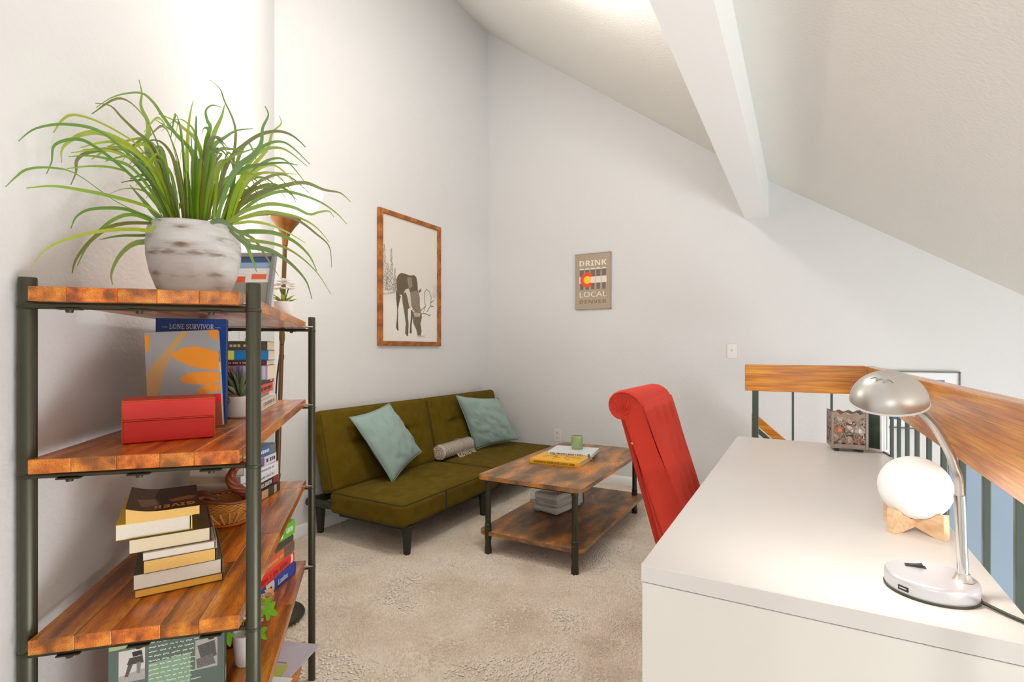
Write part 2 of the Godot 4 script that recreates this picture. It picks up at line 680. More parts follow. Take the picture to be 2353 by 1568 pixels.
func railing() -> void:
	var t := thing("stair_railing", "orange varnished board rail on dark balusters behind the white desk and round the stairs", "railing")
	var st := mb()
	box(st, Vector3(0.363, 1.023, 0.344), Vector3(6.65, 0.171, 0.038), 0.003)
	obj("rail_board", st, M.oak, t)
	st = mb()
	box(st, Vector3(3.707, 1.023, -0.002), Vector3(0.038, 0.171, 0.654), 0.003)
	obj("rail_board", st, M.oak_across, t)
	st = mb()
	box(st, Vector3(0.36, 0.045, 0.344), Vector3(6.68, 0.03, 0.03), 0.003)
	box(st, Vector3(3.707, 0.045, 0.0), Vector3(0.03, 0.03, 0.6), 0.003)
	obj("bottom_rail", st, M.baluster, t)
	var one := mb()
	box(one, Vector3(0, 0.48, 0), Vector3(0.0145, 0.94, 0.013), 0.0015)
	one.generate_normals()
	var mesh := one.commit()
	var x := 3.57
	while x > -2.9:
		put("baluster", mesh, M.baluster, t, Vector3(x, 0, 0.344))
		x -= 0.1915
	for z in [-0.053, 0.155]:
		put("baluster", mesh, M.baluster, t, Vector3(3.707, 0, z))
	st = mb()
	box(st, Vector3(3.707, 0.48, -0.268), Vector3(0.036, 0.96, 0.036), 0.002)
	obj("end_post", st, M.baluster, t)
	st = mb()
	box(st, Vector3(3.707, 0.48, 0.344), Vector3(0.036, 0.96, 0.036), 0.002)
	obj("corner_post", st, M.baluster, t)
	# the rail that goes down with the stairs
	var h := thing("stair_handrail", "orange wooden handrail sloping down the stairs behind the end post of the board rail", "handrail", Vector3(4.0, 0, -0.27))
	st = mb()
	box(st, Vector3(0, 0.25, -0.025), Vector3(0.04, 1.02, 0.035), 0.003)
	obj("newel_post", st, M.oak, h)
	for k in [["rail_board", 0.0, 0.07, M.oak_across], ["metal_bar", 0.085, 0.035, M.baluster], ["lower_board", 0.15, 0.06, M.oak_across]]:
		st = mb()
		var top: float = 0.755 - k[1]
		var p := PackedVector2Array([Vector2(-0.02, top), Vector2(1.1, top - 1.0), Vector2(1.1, top - 1.0 - k[2]), Vector2(-0.02, top - k[2])])
		prism(st, p, -0.018, 0.018, Transform3D(Basis(Vector3(0, 0, 1), Vector3.UP, Vector3(-1, 0, 0)), Vector3.ZERO))
		obj(k[0], st, k[3], h)


func carpet() -> void:   # the pile: small tufts of yarn, leaning the way the patch was brushed
	var tuft := mb()
	tuft.set_smooth_group(1)
	for k in 6:
		var a := TAU * k / 6.0
		var b := TAU * (k + 1) / 6.0
		var lo := [Vector3(cos(a), 0, sin(a)) * 0.0068, Vector3(cos(b), 0, sin(b)) * 0.0068]
		var hi := [Vector3(cos(a), 0, sin(a)) * 0.0036 + Vector3(0, 0.0046, 0), Vector3(cos(b), 0, sin(b)) * 0.0036 + Vector3(0, 0.0046, 0)]
		quad(tuft, lo[1], lo[0], hi[0], hi[1])
		tri(tuft, hi[1], hi[0], Vector3(0, 0.0062, 0))
	tuft.generate_normals()
	var lean := FastNoiseLite.new()
	lean.seed = 8
	lean.frequency = 1.6
	lean.fractal_octaves = 3
	var where := []
	var r := RandomNumberGenerator.new()
	r.seed = 5
	while where.size() < 210000:
		var x := 0.95 + 3.52 * sqrt(r.randf())
		var z := -2.8 + r.randf() * 2.75
		if x - 1.15 < (z + 0.75) * -0.2 and z > -0.9:
			continue
		if R2 * (x + z) < -0.54:
			continue
		where.append(Vector2(x, z))
	var mm := MultiMesh.new()
	mm.transform_format = MultiMesh.TRANSFORM_3D
	mm.use_colors = true
	mm.mesh = tuft.commit()
	mm.instance_count = where.size()
	var base := [c8(216, 200, 182), c8(227, 213, 195), c8(235, 222, 206), c8(241, 231, 217)]
	for i in where.size():
		var p: Vector2 = where[i]
		var q := lean.get_noise_2d(p.x, p.y)
		var w := lean.get_noise_2d(p.x + 40.0, p.y - 17.0)
		var tilt := Basis(Vector3(w, 0, -q).normalized(), clampf(Vector2(q, w).length() * 1.2, 0.0, 0.5) + r.randf() * 0.15)
		var b := tilt * Basis(Vector3.UP, r.randf() * TAU).scaled(Vector3(1, 1, 0.7 + 0.3 * r.randf()) * (0.75 + 0.5 * r.randf()))
		mm.set_instance_transform(i, Transform3D(b, Vector3(p.x, -0.001, p.y)))
		var t := clampf(0.5 + q * 1.1 + (r.randf() - 0.5) * 0.5, 0.0, 0.999) * 3.0
		var c: Color = base[int(t)].lerp(base[int(t) + 1], t - int(t))
		mm.set_instance_color(i, c.srgb_to_linear())
	var o := MultiMeshInstance3D.new()
	o.name = "carpet_pile"
	o.multimesh = mm
	var m := mat(Color.WHITE, 1.0)
	m.vertex_color_use_as_albedo = true
	o.material_override = m
	o.set_meta("kind", "stuff")
	tag(o, "beige plush carpet pile brushed into light and dark patches across the loft floor", "carpet")
	add_child(o)


# ==================================================================== the bookshelf by the left wall
const TOPS := [1.305, 1.025, 0.733, 0.444, 0.151]


func bookshelf() -> void:
	var t := thing("bookshelf", "tall open shelf unit of orange wooden boards on dark metal posts, along the left wall", "bookshelf", Vector3.ZERO, -45.0)
	var st: SurfaceTool
	for p in [[-0.545, 1.033], [-0.202, 1.018], [-0.545, 1.972], [-0.203, 1.997]]:
		st = mb()
		lathe(st, [Vector2(0, 0), Vector2(0.012, 0), Vector2(0.0125, 0.003), Vector2(0.0125, 1.318), Vector2(0.0118, 1.321), Vector2(0, 1.3215)], 20)
		var post := obj("post", st, M.iron, t, Vector3(p[0], 0, -p[1]))
		for y in TOPS:
			var j := mb()
			lathe(j, [Vector2(0.0125, -0.036), Vector2(0.0136, -0.035), Vector2(0.0136, -0.031), Vector2(0.0125, -0.030)], 20)
			obj("collar", j, M.iron_dark, post, Vector3(0, y, 0))
	for i in 5:
		var y: float = TOPS[i]
		var sh := Node3D.new()
		sh.name = "shelf"
		t.add_child(sh, true)
		var n0 := -0.53
		var wide := [0.052, 0.071, 0.058, 0.064, 0.063]
		for row in 5:
			var w: float = wide[(row + i * 2) % 5]
			var cuts := [1.003]
			var at := 1.003 + 0.16 + 0.3 * rng.randf()
			while at < 1.9:
				cuts.append(at)
				at += 0.28 + 0.25 * rng.randf()
			cuts.append(1.985)
			for k in cuts.size() - 1:
				st = mb()
				var lift := rng.randf_range(-0.0008, -0.0002)
				box(st, Vector3(n0 + w * 0.5, y - 0.012 + lift, -(cuts[k] + cuts[k + 1]) / 2), Vector3(w - 0.0002, 0.024, cuts[k + 1] - cuts[k] - 0.0002), 0.0012)
				obj("stave", st, M.stave[(row * 3 + k * 2 + i + rng.randi() % 2) % 5], sh)
			n0 += w
		for u in [1.018, 1.985]:
			st = mb()
			tube(st, [Vector3(-0.54, y - 0.031, -u), Vector3(-0.205, y - 0.031, -u)], 0.006 if i == 0 else 0.004, 10)
			obj("cross_bar", st, M.iron_dark, t)
			for n in [-0.48, -0.38, -0.27]:
				st = mb()
				box(st, Vector3(n, y - 0.036, -u), Vector3(0.034, 0.003, 0.016), 0.001)
				lathe(st, [Vector2(0, -0.0065), Vector2(0.005, -0.006), Vector2(0.006, 0.0), Vector2(0, 0)], 10, Transform3D(Basis(), Vector3(n, y - 0.036, -u)))
				obj("bracket", st, M.iron_dark, t)
		for n in [-0.538, -0.209]:
			for u in [1.03, 1.975]:
				st = mb()
				tube(st, [Vector3(n - 0.012, y - 0.02, -u), Vector3(n + 0.012, y - 0.02, -u)], 0.0035, 8)
				obj("pin", st, M.chrome, t)


# a book lying flat: x across with its spine at +x, y up, z along
func book(label: String, xf: Transform3D, w: float, th: float, l: float, cover: Color, pages: String, group := "", spine := Color(-1, 0, 0), hard := false) -> Node3D:
	var t := thing("book", label, "book", Vector3.ZERO, 0.0, group)
	t.transform = xf
	var b := 0.0028 if hard else 0.0012
	var o := 0.003 if hard else 0.0004
	var st := mb()
	box(st, Vector3(0, b / 2, 0), Vector3(w, b, l), 0.0004)
	box(st, Vector3(0, th - b / 2, 0), Vector3(w, b, l), 0.0004)
	if spine.r < 0.0:
		spine_shape(st, w, th, l, hard)
	obj("cover", st, cover_mat(cover), t)
	if spine.r >= 0.0:
		st = mb()
		spine_shape(st, w, th, l, hard)
		obj("spine", st, cover_mat(spine), t)
	st = mb()
	box(st, Vector3((o - 0.005) / 2, th / 2, 0), Vector3(w - o - 0.005, th - 2 * b - 0.0001, l - 2 * o), 0.0)
	obj("pages", st, M[pages], t)
	return t


func spine_shape(st: SurfaceTool, w: float, th: float, l: float, hard: bool) -> void:
	var p := PackedVector2Array()
	var out := 0.004 if hard else 0.0012
	for i in 9:
		var a := -PI / 2 + PI * i / 8.0
		p.append(Vector2(w / 2 - 0.002 + cos(a) * out, th / 2 + sin(a) * th / 2))
	p.append(Vector2(w / 2 - 0.003, th))
	p.append(Vector2(w / 2 - 0.003, 0))
	prism(st, p, -l / 2, l / 2)


func band(t: Node3D, w: float, th: float, z0: float, z1: float, col: Color, hard := false) -> void:   # a printed block across the spine
	var st := mb()
	var p := PackedVector2Array()
	var out := (0.004 if hard else 0.0012) + 0.0003
	for i in 9:
		var a := -PI / 2 + PI * i / 8.0
		p.append(Vector2(w / 2 - 0.002 + cos(a) * out, th / 2 + sin(a) * th / 2))
	prism(st, p, z0, z1)
	obj("spine_label", st, cover_mat(col), t)


func spine_text(t: Node3D, words: String, w: float, th: float, z: float, long: float, high: float, col: Color, hard := false, serif := false) -> void:
	var x := w / 2 - 0.002 + (0.004 if hard else 0.0012) + 0.0002
	text("lettering", words, high, cover_mat(col), t, Transform3D(Basis(Vector3(0, 0, -1), Vector3(0, 1, 0), Vector3(1, 0, 0)), Vector3(x, th / 2, z)), true, long, serif)


func marks(t: Node3D, w: float, th: float, z0: float, z1: float, high: float, col: Color, hard := false) -> void:   # print too small to read: a row of short strokes
	var st := mb()
	var x := w / 2 - 0.002 + (0.004 if hard else 0.0012)
	var z := z0
	while z < z1:
		var l := rng.randf_range(0.35, 0.9) * high
		box(st, Vector3(x, th / 2, z + l / 2), Vector3(0.0008, high * rng.randf_range(0.7, 1.0), l))
		z += l + high * (0.3 if rng.randf() < 0.75 else 0.9)
	obj("small_print", st, cover_mat(col), t)


func lying(n: float, y: float, u: float, turn: float) -> Transform3D:   # turn: degrees about the vertical, from the shelf's own axes
	return Transform3D(Basis(Vector3.UP, deg_to_rad(-45.0 + turn)), S(n, y, u))


func standing(n: float, y: float, u: float, turn: float, tilt := 0.0, roll := 0.0) -> Transform3D:   # cover (the lying book's top) faces the camera's end of the shelf
	return lying(n, y, u, turn) * Transform3D(Basis(Vector3.RIGHT, deg_to_rad(-tilt)), Vector3.ZERO) * Transform3D(Basis(Vector3.BACK, deg_to_rad(roll)), Vector3.ZERO) * Transform3D(Basis(Vector3(1, 0, 0), Vector3(0, 0, 1), Vector3(0, -1, 0)), Vector3.ZERO)


func shelf_things() -> void:
	var st: SurfaceTool
	# ---------------------------------------------------------------- top board
	var fr := thing("photo_frame", "grey standing photo frame with a bright photo, behind the bowl on the top board", "photo frame")
	fr.transform = Transform3D(Basis(Vector3.UP, deg_to_rad(-62.0)) * Basis(Vector3.RIGHT, deg_to_rad(-14.0)), S(-0.32, 1.309, 1.52))
	st = mb()
	for k in [[0, 0.006, 0.13, 0.012], [0, 0.159, 0.13, 0.012]]:
		box(st, Vector3(k[0], k[1], 0), Vector3(k[2], k[3], 0.012), 0.002)
	for s in [-1, 1]:
		box(st, Vector3(s * 0.059, 0.0825, 0), Vector3(0.012, 0.165, 0.012), 0.002)
	obj("frame", st, mat(c8(150, 152, 152), 0.4, 0.3), fr)
	var im := Image.create(64, 84, false, Image.FORMAT_RGB8)
	im.fill(c8(236, 238, 240))
	im.fill_rect(Rect2i(0, 0, 64, 10), c8(62, 92, 140))
	im.fill_rect(Rect2i(0, 10, 64, 10), c8(150, 180, 215))
	im.fill_rect(Rect2i(6, 34, 18, 10), c8(236, 96, 66))
	im.fill_rect(Rect2i(34, 30, 24, 9), c8(240, 112, 74))
	im.fill_rect(Rect2i(0, 44, 64, 40), c8(158, 158, 152))
	print_quad("photo", 0.108, 0.142, printed(im), fr, Transform3D(Basis(), Vector3(0, 0.0825, 0.001)))
	st = mb()
	box(st, Vector3(0, 0.08, -0.006), Vector3(0.118, 0.15, 0.003), 0.0)
	obj("backing", st, M.black, fr)
	st = mb()
	box(st, Vector3(0, 0.058, -0.048), Vector3(0.03, 0.12, 0.003), 0.001, Transform3D(Basis(Vector3.RIGHT, deg_to_rad(14.0)), Vector3(0, 0, 0)))
	obj("easel_leg", st, M.black, fr)
	white_flower(S(-0.262, 1.3053, 1.77))
	# ---------------------------------------------------------------- second board
	var rb := thing("red_box", "red lidded box with worn edges on the second board, in front of the leaning books", "box")
	rb.transform = lying(-0.388, 1.0253, 1.185, 18.0)
	st = mb()
	box(st, Vector3(0, 0.021, 0), Vector3(0.15, 0.042, 0.1), 0.002)
	var redm := mat(c8(214, 22, 14), 0.45)
	obj("body", st, redm, rb)
	st = mb()
	box(st, Vector3(0, 0.0615, 0), Vector3(0.151, 0.037, 0.101), 0.002)
	obj("lid", st, mat(c8(222, 44, 34), 0.45), rb)
	st = mb()
	for y in [0.0427, 0.0795]:
		for s in [-1, 1]:
			tube(st, [Vector3(-0.0745, y, s * 0.0497), Vector3(0.0745, y, s * 0.0497)], 0.0007, 6)
			tube(st, [Vector3(s * 0.0747, y, -0.05), Vector3(s * 0.0747, y, 0.05)], 0.0007, 6)
	for sx in [-1, 1]:
		for sz in [-1, 1]:
			tube(st, [Vector3(sx * 0.0748, 0.001, sz * 0.0498), Vector3(sx * 0.0748, 0.079, sz * 0.0498)], 0.0006, 6)
	obj("worn_edge", st, mat(c8(206, 120, 70), 0.7), rb)
	var g := book("grey paperback with orange flower print and red strip, leaning behind the red box", standing(-0.390, 1.0255 + 0.110, 1.285, 6.0, 5.0, 3.5), 0.138, 0.022, 0.212, c8(160, 162, 162), "page_cream", "", c8(196, 190, 180))
	flower_print(g, 0.138, 0.212, 0.022)
	var b := book("tall dark blue hardback standing upright at the back of the second board", standing(-0.400, 1.0255 + 0.1245, 1.37, 5.0, 2.0), 0.142, 0.026, 0.247, c8(20, 66, 140), "page_white", "", c8(16, 52, 120), true)
	b.transform = b.transform * Transform3D(Basis(Vector3.UP, PI), Vector3(0, 0, 0)) * Transform3D(Basis(Vector3.RIGHT, 0.0), Vector3.ZERO)
	text("lettering", "— LONE SURVIVOR —", 0.011, cover_mat(c8(226, 226, 226)), b, Transform3D(Basis(Vector3(-1, 0, 0), Vector3(0, 0, 1), Vector3(0, 1, 0)), Vector3(0.0, 0.0262, 0.1045)), false, 0.118, true)
	st = mb()
	box(st, Vector3(0.03, 0.0261, 0.03), Vector3(0.10, 0.0004, 0.11))
	obj("dark_panel", st, cover_mat(c8(14, 46, 84)), b)
	succulent(S(-0.33, 1.0253, 1.495))
	var y := 1.0253
	for k in [["thick white paperback, lowest of the flat stack behind the succulent", c8(238, 234, 228), 0.030, 0.325, -0.30, 1.71, "page_white"], ["thinner white paperback, second from the bottom in the flat stack behind the succulent", c8(228, 226, 220), 0.015, 0.27, -0.31, 1.69, "page_white"],
			["bright orange-red paperback in the flat stack behind the succulent", c8(232, 74, 32), 0.028, 0.30, -0.305, 1.70, "page_cream"], ["black and red paperback lying on the orange-red one behind the succulent", c8(46, 30, 28), 0.020, 0.29, -0.305, 1.695, "page_cream"]]:
		var bk := book(k[0], lying(k[4] - 0.075, y, k[5], rng.randf_range(-2, 2)), 0.15, k[2], k[3], k[1], k[6], "books stacked behind the succulent")
		if k[2] < 0.025 and k[2] > 0.018:
			band(bk, 0.15, k[2], -0.145, -0.115, c8(226, 46, 34))
			spine_text(bk, "26", 0.15, k[2], -0.095, 0.022, 0.012, c8(240, 236, 230))
		else:
			marks(bk, 0.15, k[2], -0.12, 0.06, k[2] * 0.4, c8(150, 146, 140) if k[1].g > 0.5 else c8(60, 30, 20))
		y += k[2] + 0.0002
	for k in [["lavender flowered paperback standing proud in the flat stack behind the shelf post", c8(176, 166, 206), 0.040, 0.20], ["maroon paperback between the flowered and blue ones", c8(104, 46, 44), 0.014, 0.19], ["bright blue paperback with a yellow label near the top of the flat stack", c8(34, 128, 196), 0.027, 0.20], ["dark olive book lying topmost on the flat stack behind the succulent", c8(82, 76, 54), 0.025, 0.195]]:
		var bk := book(k[0], lying(-0.355, y, 1.60, -90.0 + rng.randf_range(-2, 2)), 0.12, k[2], k[3] * 0.85, k[1], "page_cream", "books stacked behind the succulent")
		if k[2] > 0.035:
			for i in 10:
				band(bk, 0.12, 0.04 , -0.08 + 0.016 * i, -0.08 + 0.016 * i + 0.008, [c8(214, 206, 232), c8(138, 120, 186), c8(216, 116, 60)][i % 3])
		elif k[1].b > 0.6:
			band(bk, 0.12, k[2], 0.0, 0.016, c8(238, 224, 80))
			marks(bk, 0.12, k[2], 0.02, 0.07, 0.012, c8(236, 240, 244))
		else:
			marks(bk, 0.12, k[2], -0.05, 0.07, k[2] * 0.35, c8(200, 190, 160))
		y += k[2] + 0.0002
	var art := thing("tree_picture", "small dark framed print of a bare tree with an orange patch, on the stacked books", "picture frame")
	art.transform = Transform3D(Basis(Vector3.UP, deg_to_rad(45.0)) * Basis(Vector3.RIGHT, deg_to_rad(-12.0)), S(-0.33, 1.1198, 1.755))
	st = mb()
	for s in [-1, 1]:
		box(st, Vector3(s * 0.056, 0.06, 0), Vector3(0.008, 0.12, 0.01), 0.001)
	box(st, Vector3(0, 0.004, 0), Vector3(0.12, 0.008, 0.01), 0.001)
	box(st, Vector3(0, 0.114, 0), Vector3(0.12, 0.012, 0.01), 0.001)
	obj("frame", st, mat(c8(66, 62, 54), 0.4), art)
	im = Image.create(96, 96, false, Image.FORMAT_RGB8)
	im.fill(c8(222, 220, 214))
	for i in 30:
		stroke(im, Vector2(70, 60), Vector2(70, 60) + Vector2(rng.randf_range(-30, 24), rng.randf_range(-44, -6)), 1.2, c8(140, 138, 132))
	disc(im, Vector2(58, 72), 9, c8(232, 104, 40))
	print_quad("print", 0.106, 0.104, printed(im), art, Transform3D(Basis(), Vector3(0, 0.058, 0.001)))
	st = mb()
	box(st, Vector3(0, 0.058, -0.003), Vector3(0.108, 0.108, 0.002))
	obj("backing", st, M.black, art)
	# ---------------------------------------------------------------- third board: the near stack
	y = 0.7332
	var near := "paperbacks stacked flat at the near end of the third board"
	var rows := [
		["yellow-edged paperback, lowest of the stack at the near end of the third board", 0.0145, -0.425, 0.148, "page_amber", c8(120, 92, 40), 0.20],
		["thick white-edged book with a grey-brown cover, second from the bottom of the near stack", 0.029, -0.427, 0.148, "page_white", c8(96, 92, 72), 0.215],
		["narrow yellow-edged paperback lying on the thick grey-brown book", 0.025, -0.412, 0.122, "page_yellow", c8(70, 62, 48), 0.175],
		["narrow white-edged paperback lying on the yellow-edged one in the near stack", 0.0145, -0.412, 0.122, "page_white", c8(190, 180, 165), 0.175],
		["cream-edged paperback with a dark brown and gold spine in the near stack", 0.027, -0.434, 0.135, "page_cream", c8(84, 62, 40), 0.18],
		["white-edged paperback with a bright yellow cover, just below the topmost curled one", 0.029, -0.455, 0.122, "page_white", c8(240, 216, 50), 0.215],
	]
	for k in rows:
		var a := deg_to_rad(18.0)
		var nn: float = k[2] + (k[3] * cos(a) - k[6] * sin(a)) / 2
		var uu: float = 1.12 + (k[3] * sin(a) + k[6] * cos(a)) / 2
		var bk := book(k[0], lying(nn, y, uu, 18.0 + rng.randf_range(-0.6, 0.6)), k[3], k[1], k[6], k[5], k[4], near)
		if k[1] == 0.027:
			band(bk, k[3], k[1], 0.04, 0.075, c8(176, 120, 46))
			marks(bk, k[3], k[1], -0.06, 0.03, 0.008, c8(206, 170, 90))
		if k[1] == 0.0145 and k[4] == "page_amber":
			marks(bk, k[3], k[1], -0.06, 0.06, 0.005, c8(230, 220, 190))
		y += k[1] + 0.0002
	curled_paperback(y, near)
	# the duck and the far stack
	duck_basket(S(-0.368, 0.7333, 1.545))
	y = 0.7332
	var far := "books stacked at the far end of the third board"
	for k in [["dark brown hardback with a picture label, lowest of the stack beside the wicker duck", c8(62, 58, 44), 0.029, 0.25, "page_white", 0], ["black paperback with white title and red end, second in the stack beside the wicker duck", c8(40, 36, 34), 0.027, 0.235, "page_tan", 1],
			["white paperback lying on the black one beside the wicker duck", c8(228, 228, 228), 0.022, 0.235, "page_tan", 2], ["larger white paperback in the middle of the stack beside the wicker duck", c8(234, 234, 238), 0.024, 0.215, "page_tan", 2],
			["white and purple paperback below the blue one in the stack beside the wicker duck", c8(222, 220, 228), 0.030, 0.20, "page_white", 3], ["blue and grey paperback, topmost of the stack beside the wicker duck", c8(74, 116, 168), 0.032, 0.19, "page_white", 4]]:
		var w := 0.16
		var bk := book(k[0], lying(-0.40, y, 1.765, -16.0 + rng.randf_range(-2.5, 2.5)), w, k[2], k[3], k[1], k[4], far)
		match k[5]:
			0:
				band(bk, w, k[2], -0.045, -0.005, c8(206, 176, 130))
				band(bk, w, k[2], -0.10, -0.085, c8(200, 190, 170))
				spine_text(bk, "CRISIS", w, k[2], 0.035, 0.05, 0.011, c8(230, 226, 214))
				band(bk, w, k[2], 0.075, 0.085, c8(200, 40, 36))
			1:
				spine_text(bk, "FURIOUS EARTH", w, k[2], -0.01, 0.12, 0.012, c8(226, 222, 212))
				band(bk, w, k[2], -0.115, -0.085, c8(170, 46, 36))
			2:
				marks(bk, w, k[2], -0.08, 0.07, 0.007, c8(120, 126, 140))
			3:
				band(bk, w, k[2], -0.02, 0.06, c8(126, 96, 160))
				marks(bk, w, k[2], -0.09, -0.03, 0.014, c8(70, 66, 80))
			4:
				band(bk, w, k[2], -0.095, -0.06, c8(120, 128, 132))
				marks(bk, w, k[2], -0.05, 0.06, 0.012, c8(226, 234, 240))
		y += k[2] + 0.0002
	# ---------------------------------------------------------------- fourth board
	var big := book("large upright green book with two black and white photographs, under the third board", standing(-0.374, 0.4443 + 0.128, 1.14, 9.0, 2.0), 0.186, 0.02, 0.256, c8(92, 112, 100), "page_cream", "", c8(214, 210, 190))
	print_quad("back_cover_print", 0.184, 0.254, printed(back_cover()), big, Transform3D(Basis(Vector3(1, 0, 0), Vector3(0, 0, -1), Vector3(0, 1, 0)), Vector3(0, 0.0204, 0)))
	var bd := book("dark book with cream spine labels standing behind the large green book", standing(-0.374, 0.4443 + 0.115, 1.20, 9.0, 0.0), 0.165, 0.028, 0.23, c8(60, 56, 46), "page_cream", "", c8(60, 54, 44))
	band(bd, 0.165, 0.028, 0.02, 0.05, c8(226, 206, 176))
	band(bd, 0.165, 0.028, 0.07, 0.09, c8(214, 204, 180))
	var mr := book("dark red book with a white strip standing behind the potted vine", standing(-0.385, 0.4443 + 0.105, 1.47, 9.0, 0.0), 0.15, 0.03, 0.21, c8(104, 16, 20), "page_white", "")
	st = mb()
	box(st, Vector3(0, 0.0302, 0.062), Vector3(0.15, 0.0004, 0.012))
	obj("white_strip", st, cover_mat(c8(220, 214, 206)), mr)
	potted_vine(S(-0.288, 0.4443, 1.372))
	y = 0.4443
	var low := "books stacked flat at the far end of the fourth board"
	for k in [["royal blue hardback with a white label, lowest of the stack on the fourth board", c8(26, 66, 160), 0.042, 0.27, 0], ["bright red book with dark title lying on the blue one", c8(226, 40, 34), 0.033, 0.26, 1], ["orange-brown book with a dark brown end in the middle of the fourth board's stack", c8(222, 100, 44), 0.040, 0.26, 2], ["thin dark grey book below the green one", c8(70, 68, 58), 0.026, 0.24, 3], ["bright green book with white title, topmost of the stack on the fourth board", c8(104, 190, 52), 0.046, 0.25, 4]]:
		var w := 0.17
		var bk := book(k[0], lying(-0.368, y, 1.775, -20.0 + rng.randf_range(-2, 2)), w, k[2], k[3], k[1], "page_cream", low, Color(-1, 0, 0), true)
		match k[4]:
			0:
				band(bk, w, k[2], 0.0, 0.045, c8(212, 206, 184), true)
				marks(bk, w, k[2], 0.015, 0.03, 0.014, c8(60, 56, 48), true)
				spine_text(bk, "London", w, k[2], -0.05, 0.06, 0.016, c8(200, 206, 216), true, true)
				band(bk, w, k[2], -0.134, -0.125, c8(18, 40, 110), true)
			1:
				marks(bk, w, k[2], -0.08, 0.09, 0.015, c8(150, 20, 20), true)
				band(bk, w, k[2], -0.12, -0.105, c8(246, 224, 214), true)
			2:
				band(bk, w, k[2], -0.13, -0.06, c8(106, 88, 72), true)
				marks(bk, w, k[2], -0.05, 0.06, 0.012, c8(236, 160, 110), true)
			3:
				band(bk, w, k[2], 0.0, 0.03, c8(230, 230, 226), true)
			4:
				marks(bk, w, k[2], -0.05, 0.0, 0.03, c8(232, 244, 222), true)
				spine_text(bk, "GROW", w, k[2], -0.09, 0.04, 0.016, c8(232, 244, 222), true)
		y += k[2] + 0.0002
	# ---------------------------------------------------------------- lowest board
	for k in [["lilac folder lying flat on the lowest board", -0.33, 1.85, -24.0, 0.22, 0.30, 0.004, c8(196, 184, 196), 0.1512], ["yellow-green leaflet lying across the lilac folder", -0.36, 1.75, -14.0, 0.15, 0.22, 0.003, c8(176, 190, 70), 0.1555], ["white booklet lying on the yellow-green leaflet", -0.35, 1.68, -22.0, 0.16, 0.22, 0.005, c8(240, 240, 236), 0.1588], ["white pamphlet at the near side of the lowest board, in front of the booklet", -0.33, 1.50, -6.0, 0.16, 0.16, 0.006, c8(236, 238, 236), 0.1512]]:
		var t := thing("paper_booklet", k[0], "booklet", Vector3.ZERO, 0.0, "papers on the lowest board")
		t.transform = lying(k[1], k[8], k[2], k[3])
		st = mb()
		box(st, Vector3(0, k[6] / 2, 0), Vector3(k[4], k[6], k[5]), 0.0006)
		obj("sheets", st, cover_mat(k[7]), t)
		st = mb()
		for i in 4:
			box(st, Vector3(-0.01 + 0.004 * i, k[6] + 0.0001, -0.03 + 0.02 * i), Vector3(k[4] * 0.6, 0.0003, 0.006))
		obj("printed_lines", st, cover_mat(k[7].darkened(0.35)), t)


func printed(im: Image) -> StandardMaterial3D:
	var m := mat(Color.WHITE, 0.5)
	im.generate_mipmaps()
	m.albedo_texture = ImageTexture.create_from_image(im)
	return m


func disc(im: Image, c: Vector2, r: float, col: Color) -> void:
	for y in range(int(c.y - r), int(c.y + r) + 1):
		for x in range(int(c.x - r), int(c.x + r) + 1):
			if x >= 0 and y >= 0 and x < im.get_width() and y < im.get_height() and Vector2(x, y).distance_to(c) <= r:
				im.set_pixel(x, y, col)


func stroke(im: Image, a: Vector2, b: Vector2, w: float, col: Color) -> void:
	var n := int(a.distance_to(b) / 0.7) + 1
	for i in n + 1:
		var p := a.lerp(b, float(i) / n)
		if w <= 1.0:
			if p.x >= 0 and p.y >= 0 and p.x < im.get_width() and p.y < im.get_height():
				im.set_pixelv(Vector2i(p), col)
		else:
			disc(im, p, w / 2.0, col)


func fill_poly(im: Image, v: Array, col: Color, rough := 0.0, col2 := Color.WHITE) -> void:   # v: x, y pairs from 0 to 1
	var p := PackedVector2Array()
	var lo := Vector2.INF
	var hi := -Vector2.INF
	for i in range(0, v.size(), 2):
		var q := Vector2(v[i] * im.get_width(), v[i + 1] * im.get_height())
		p.append(q)
		lo = lo.min(q)
		hi = hi.max(q)
	for y in range(maxi(0, int(lo.y)), mini(im.get_height() - 1, int(hi.y)) + 1):
		for x in range(maxi(0, int(lo.x)), mini(im.get_width() - 1, int(hi.x)) + 1):
			if Geometry2D.is_point_in_polygon(Vector2(x + 0.5, y + 0.5), p):
				im.set_pixel(x, y, col.lerp(col2, rng.randf() * rough))


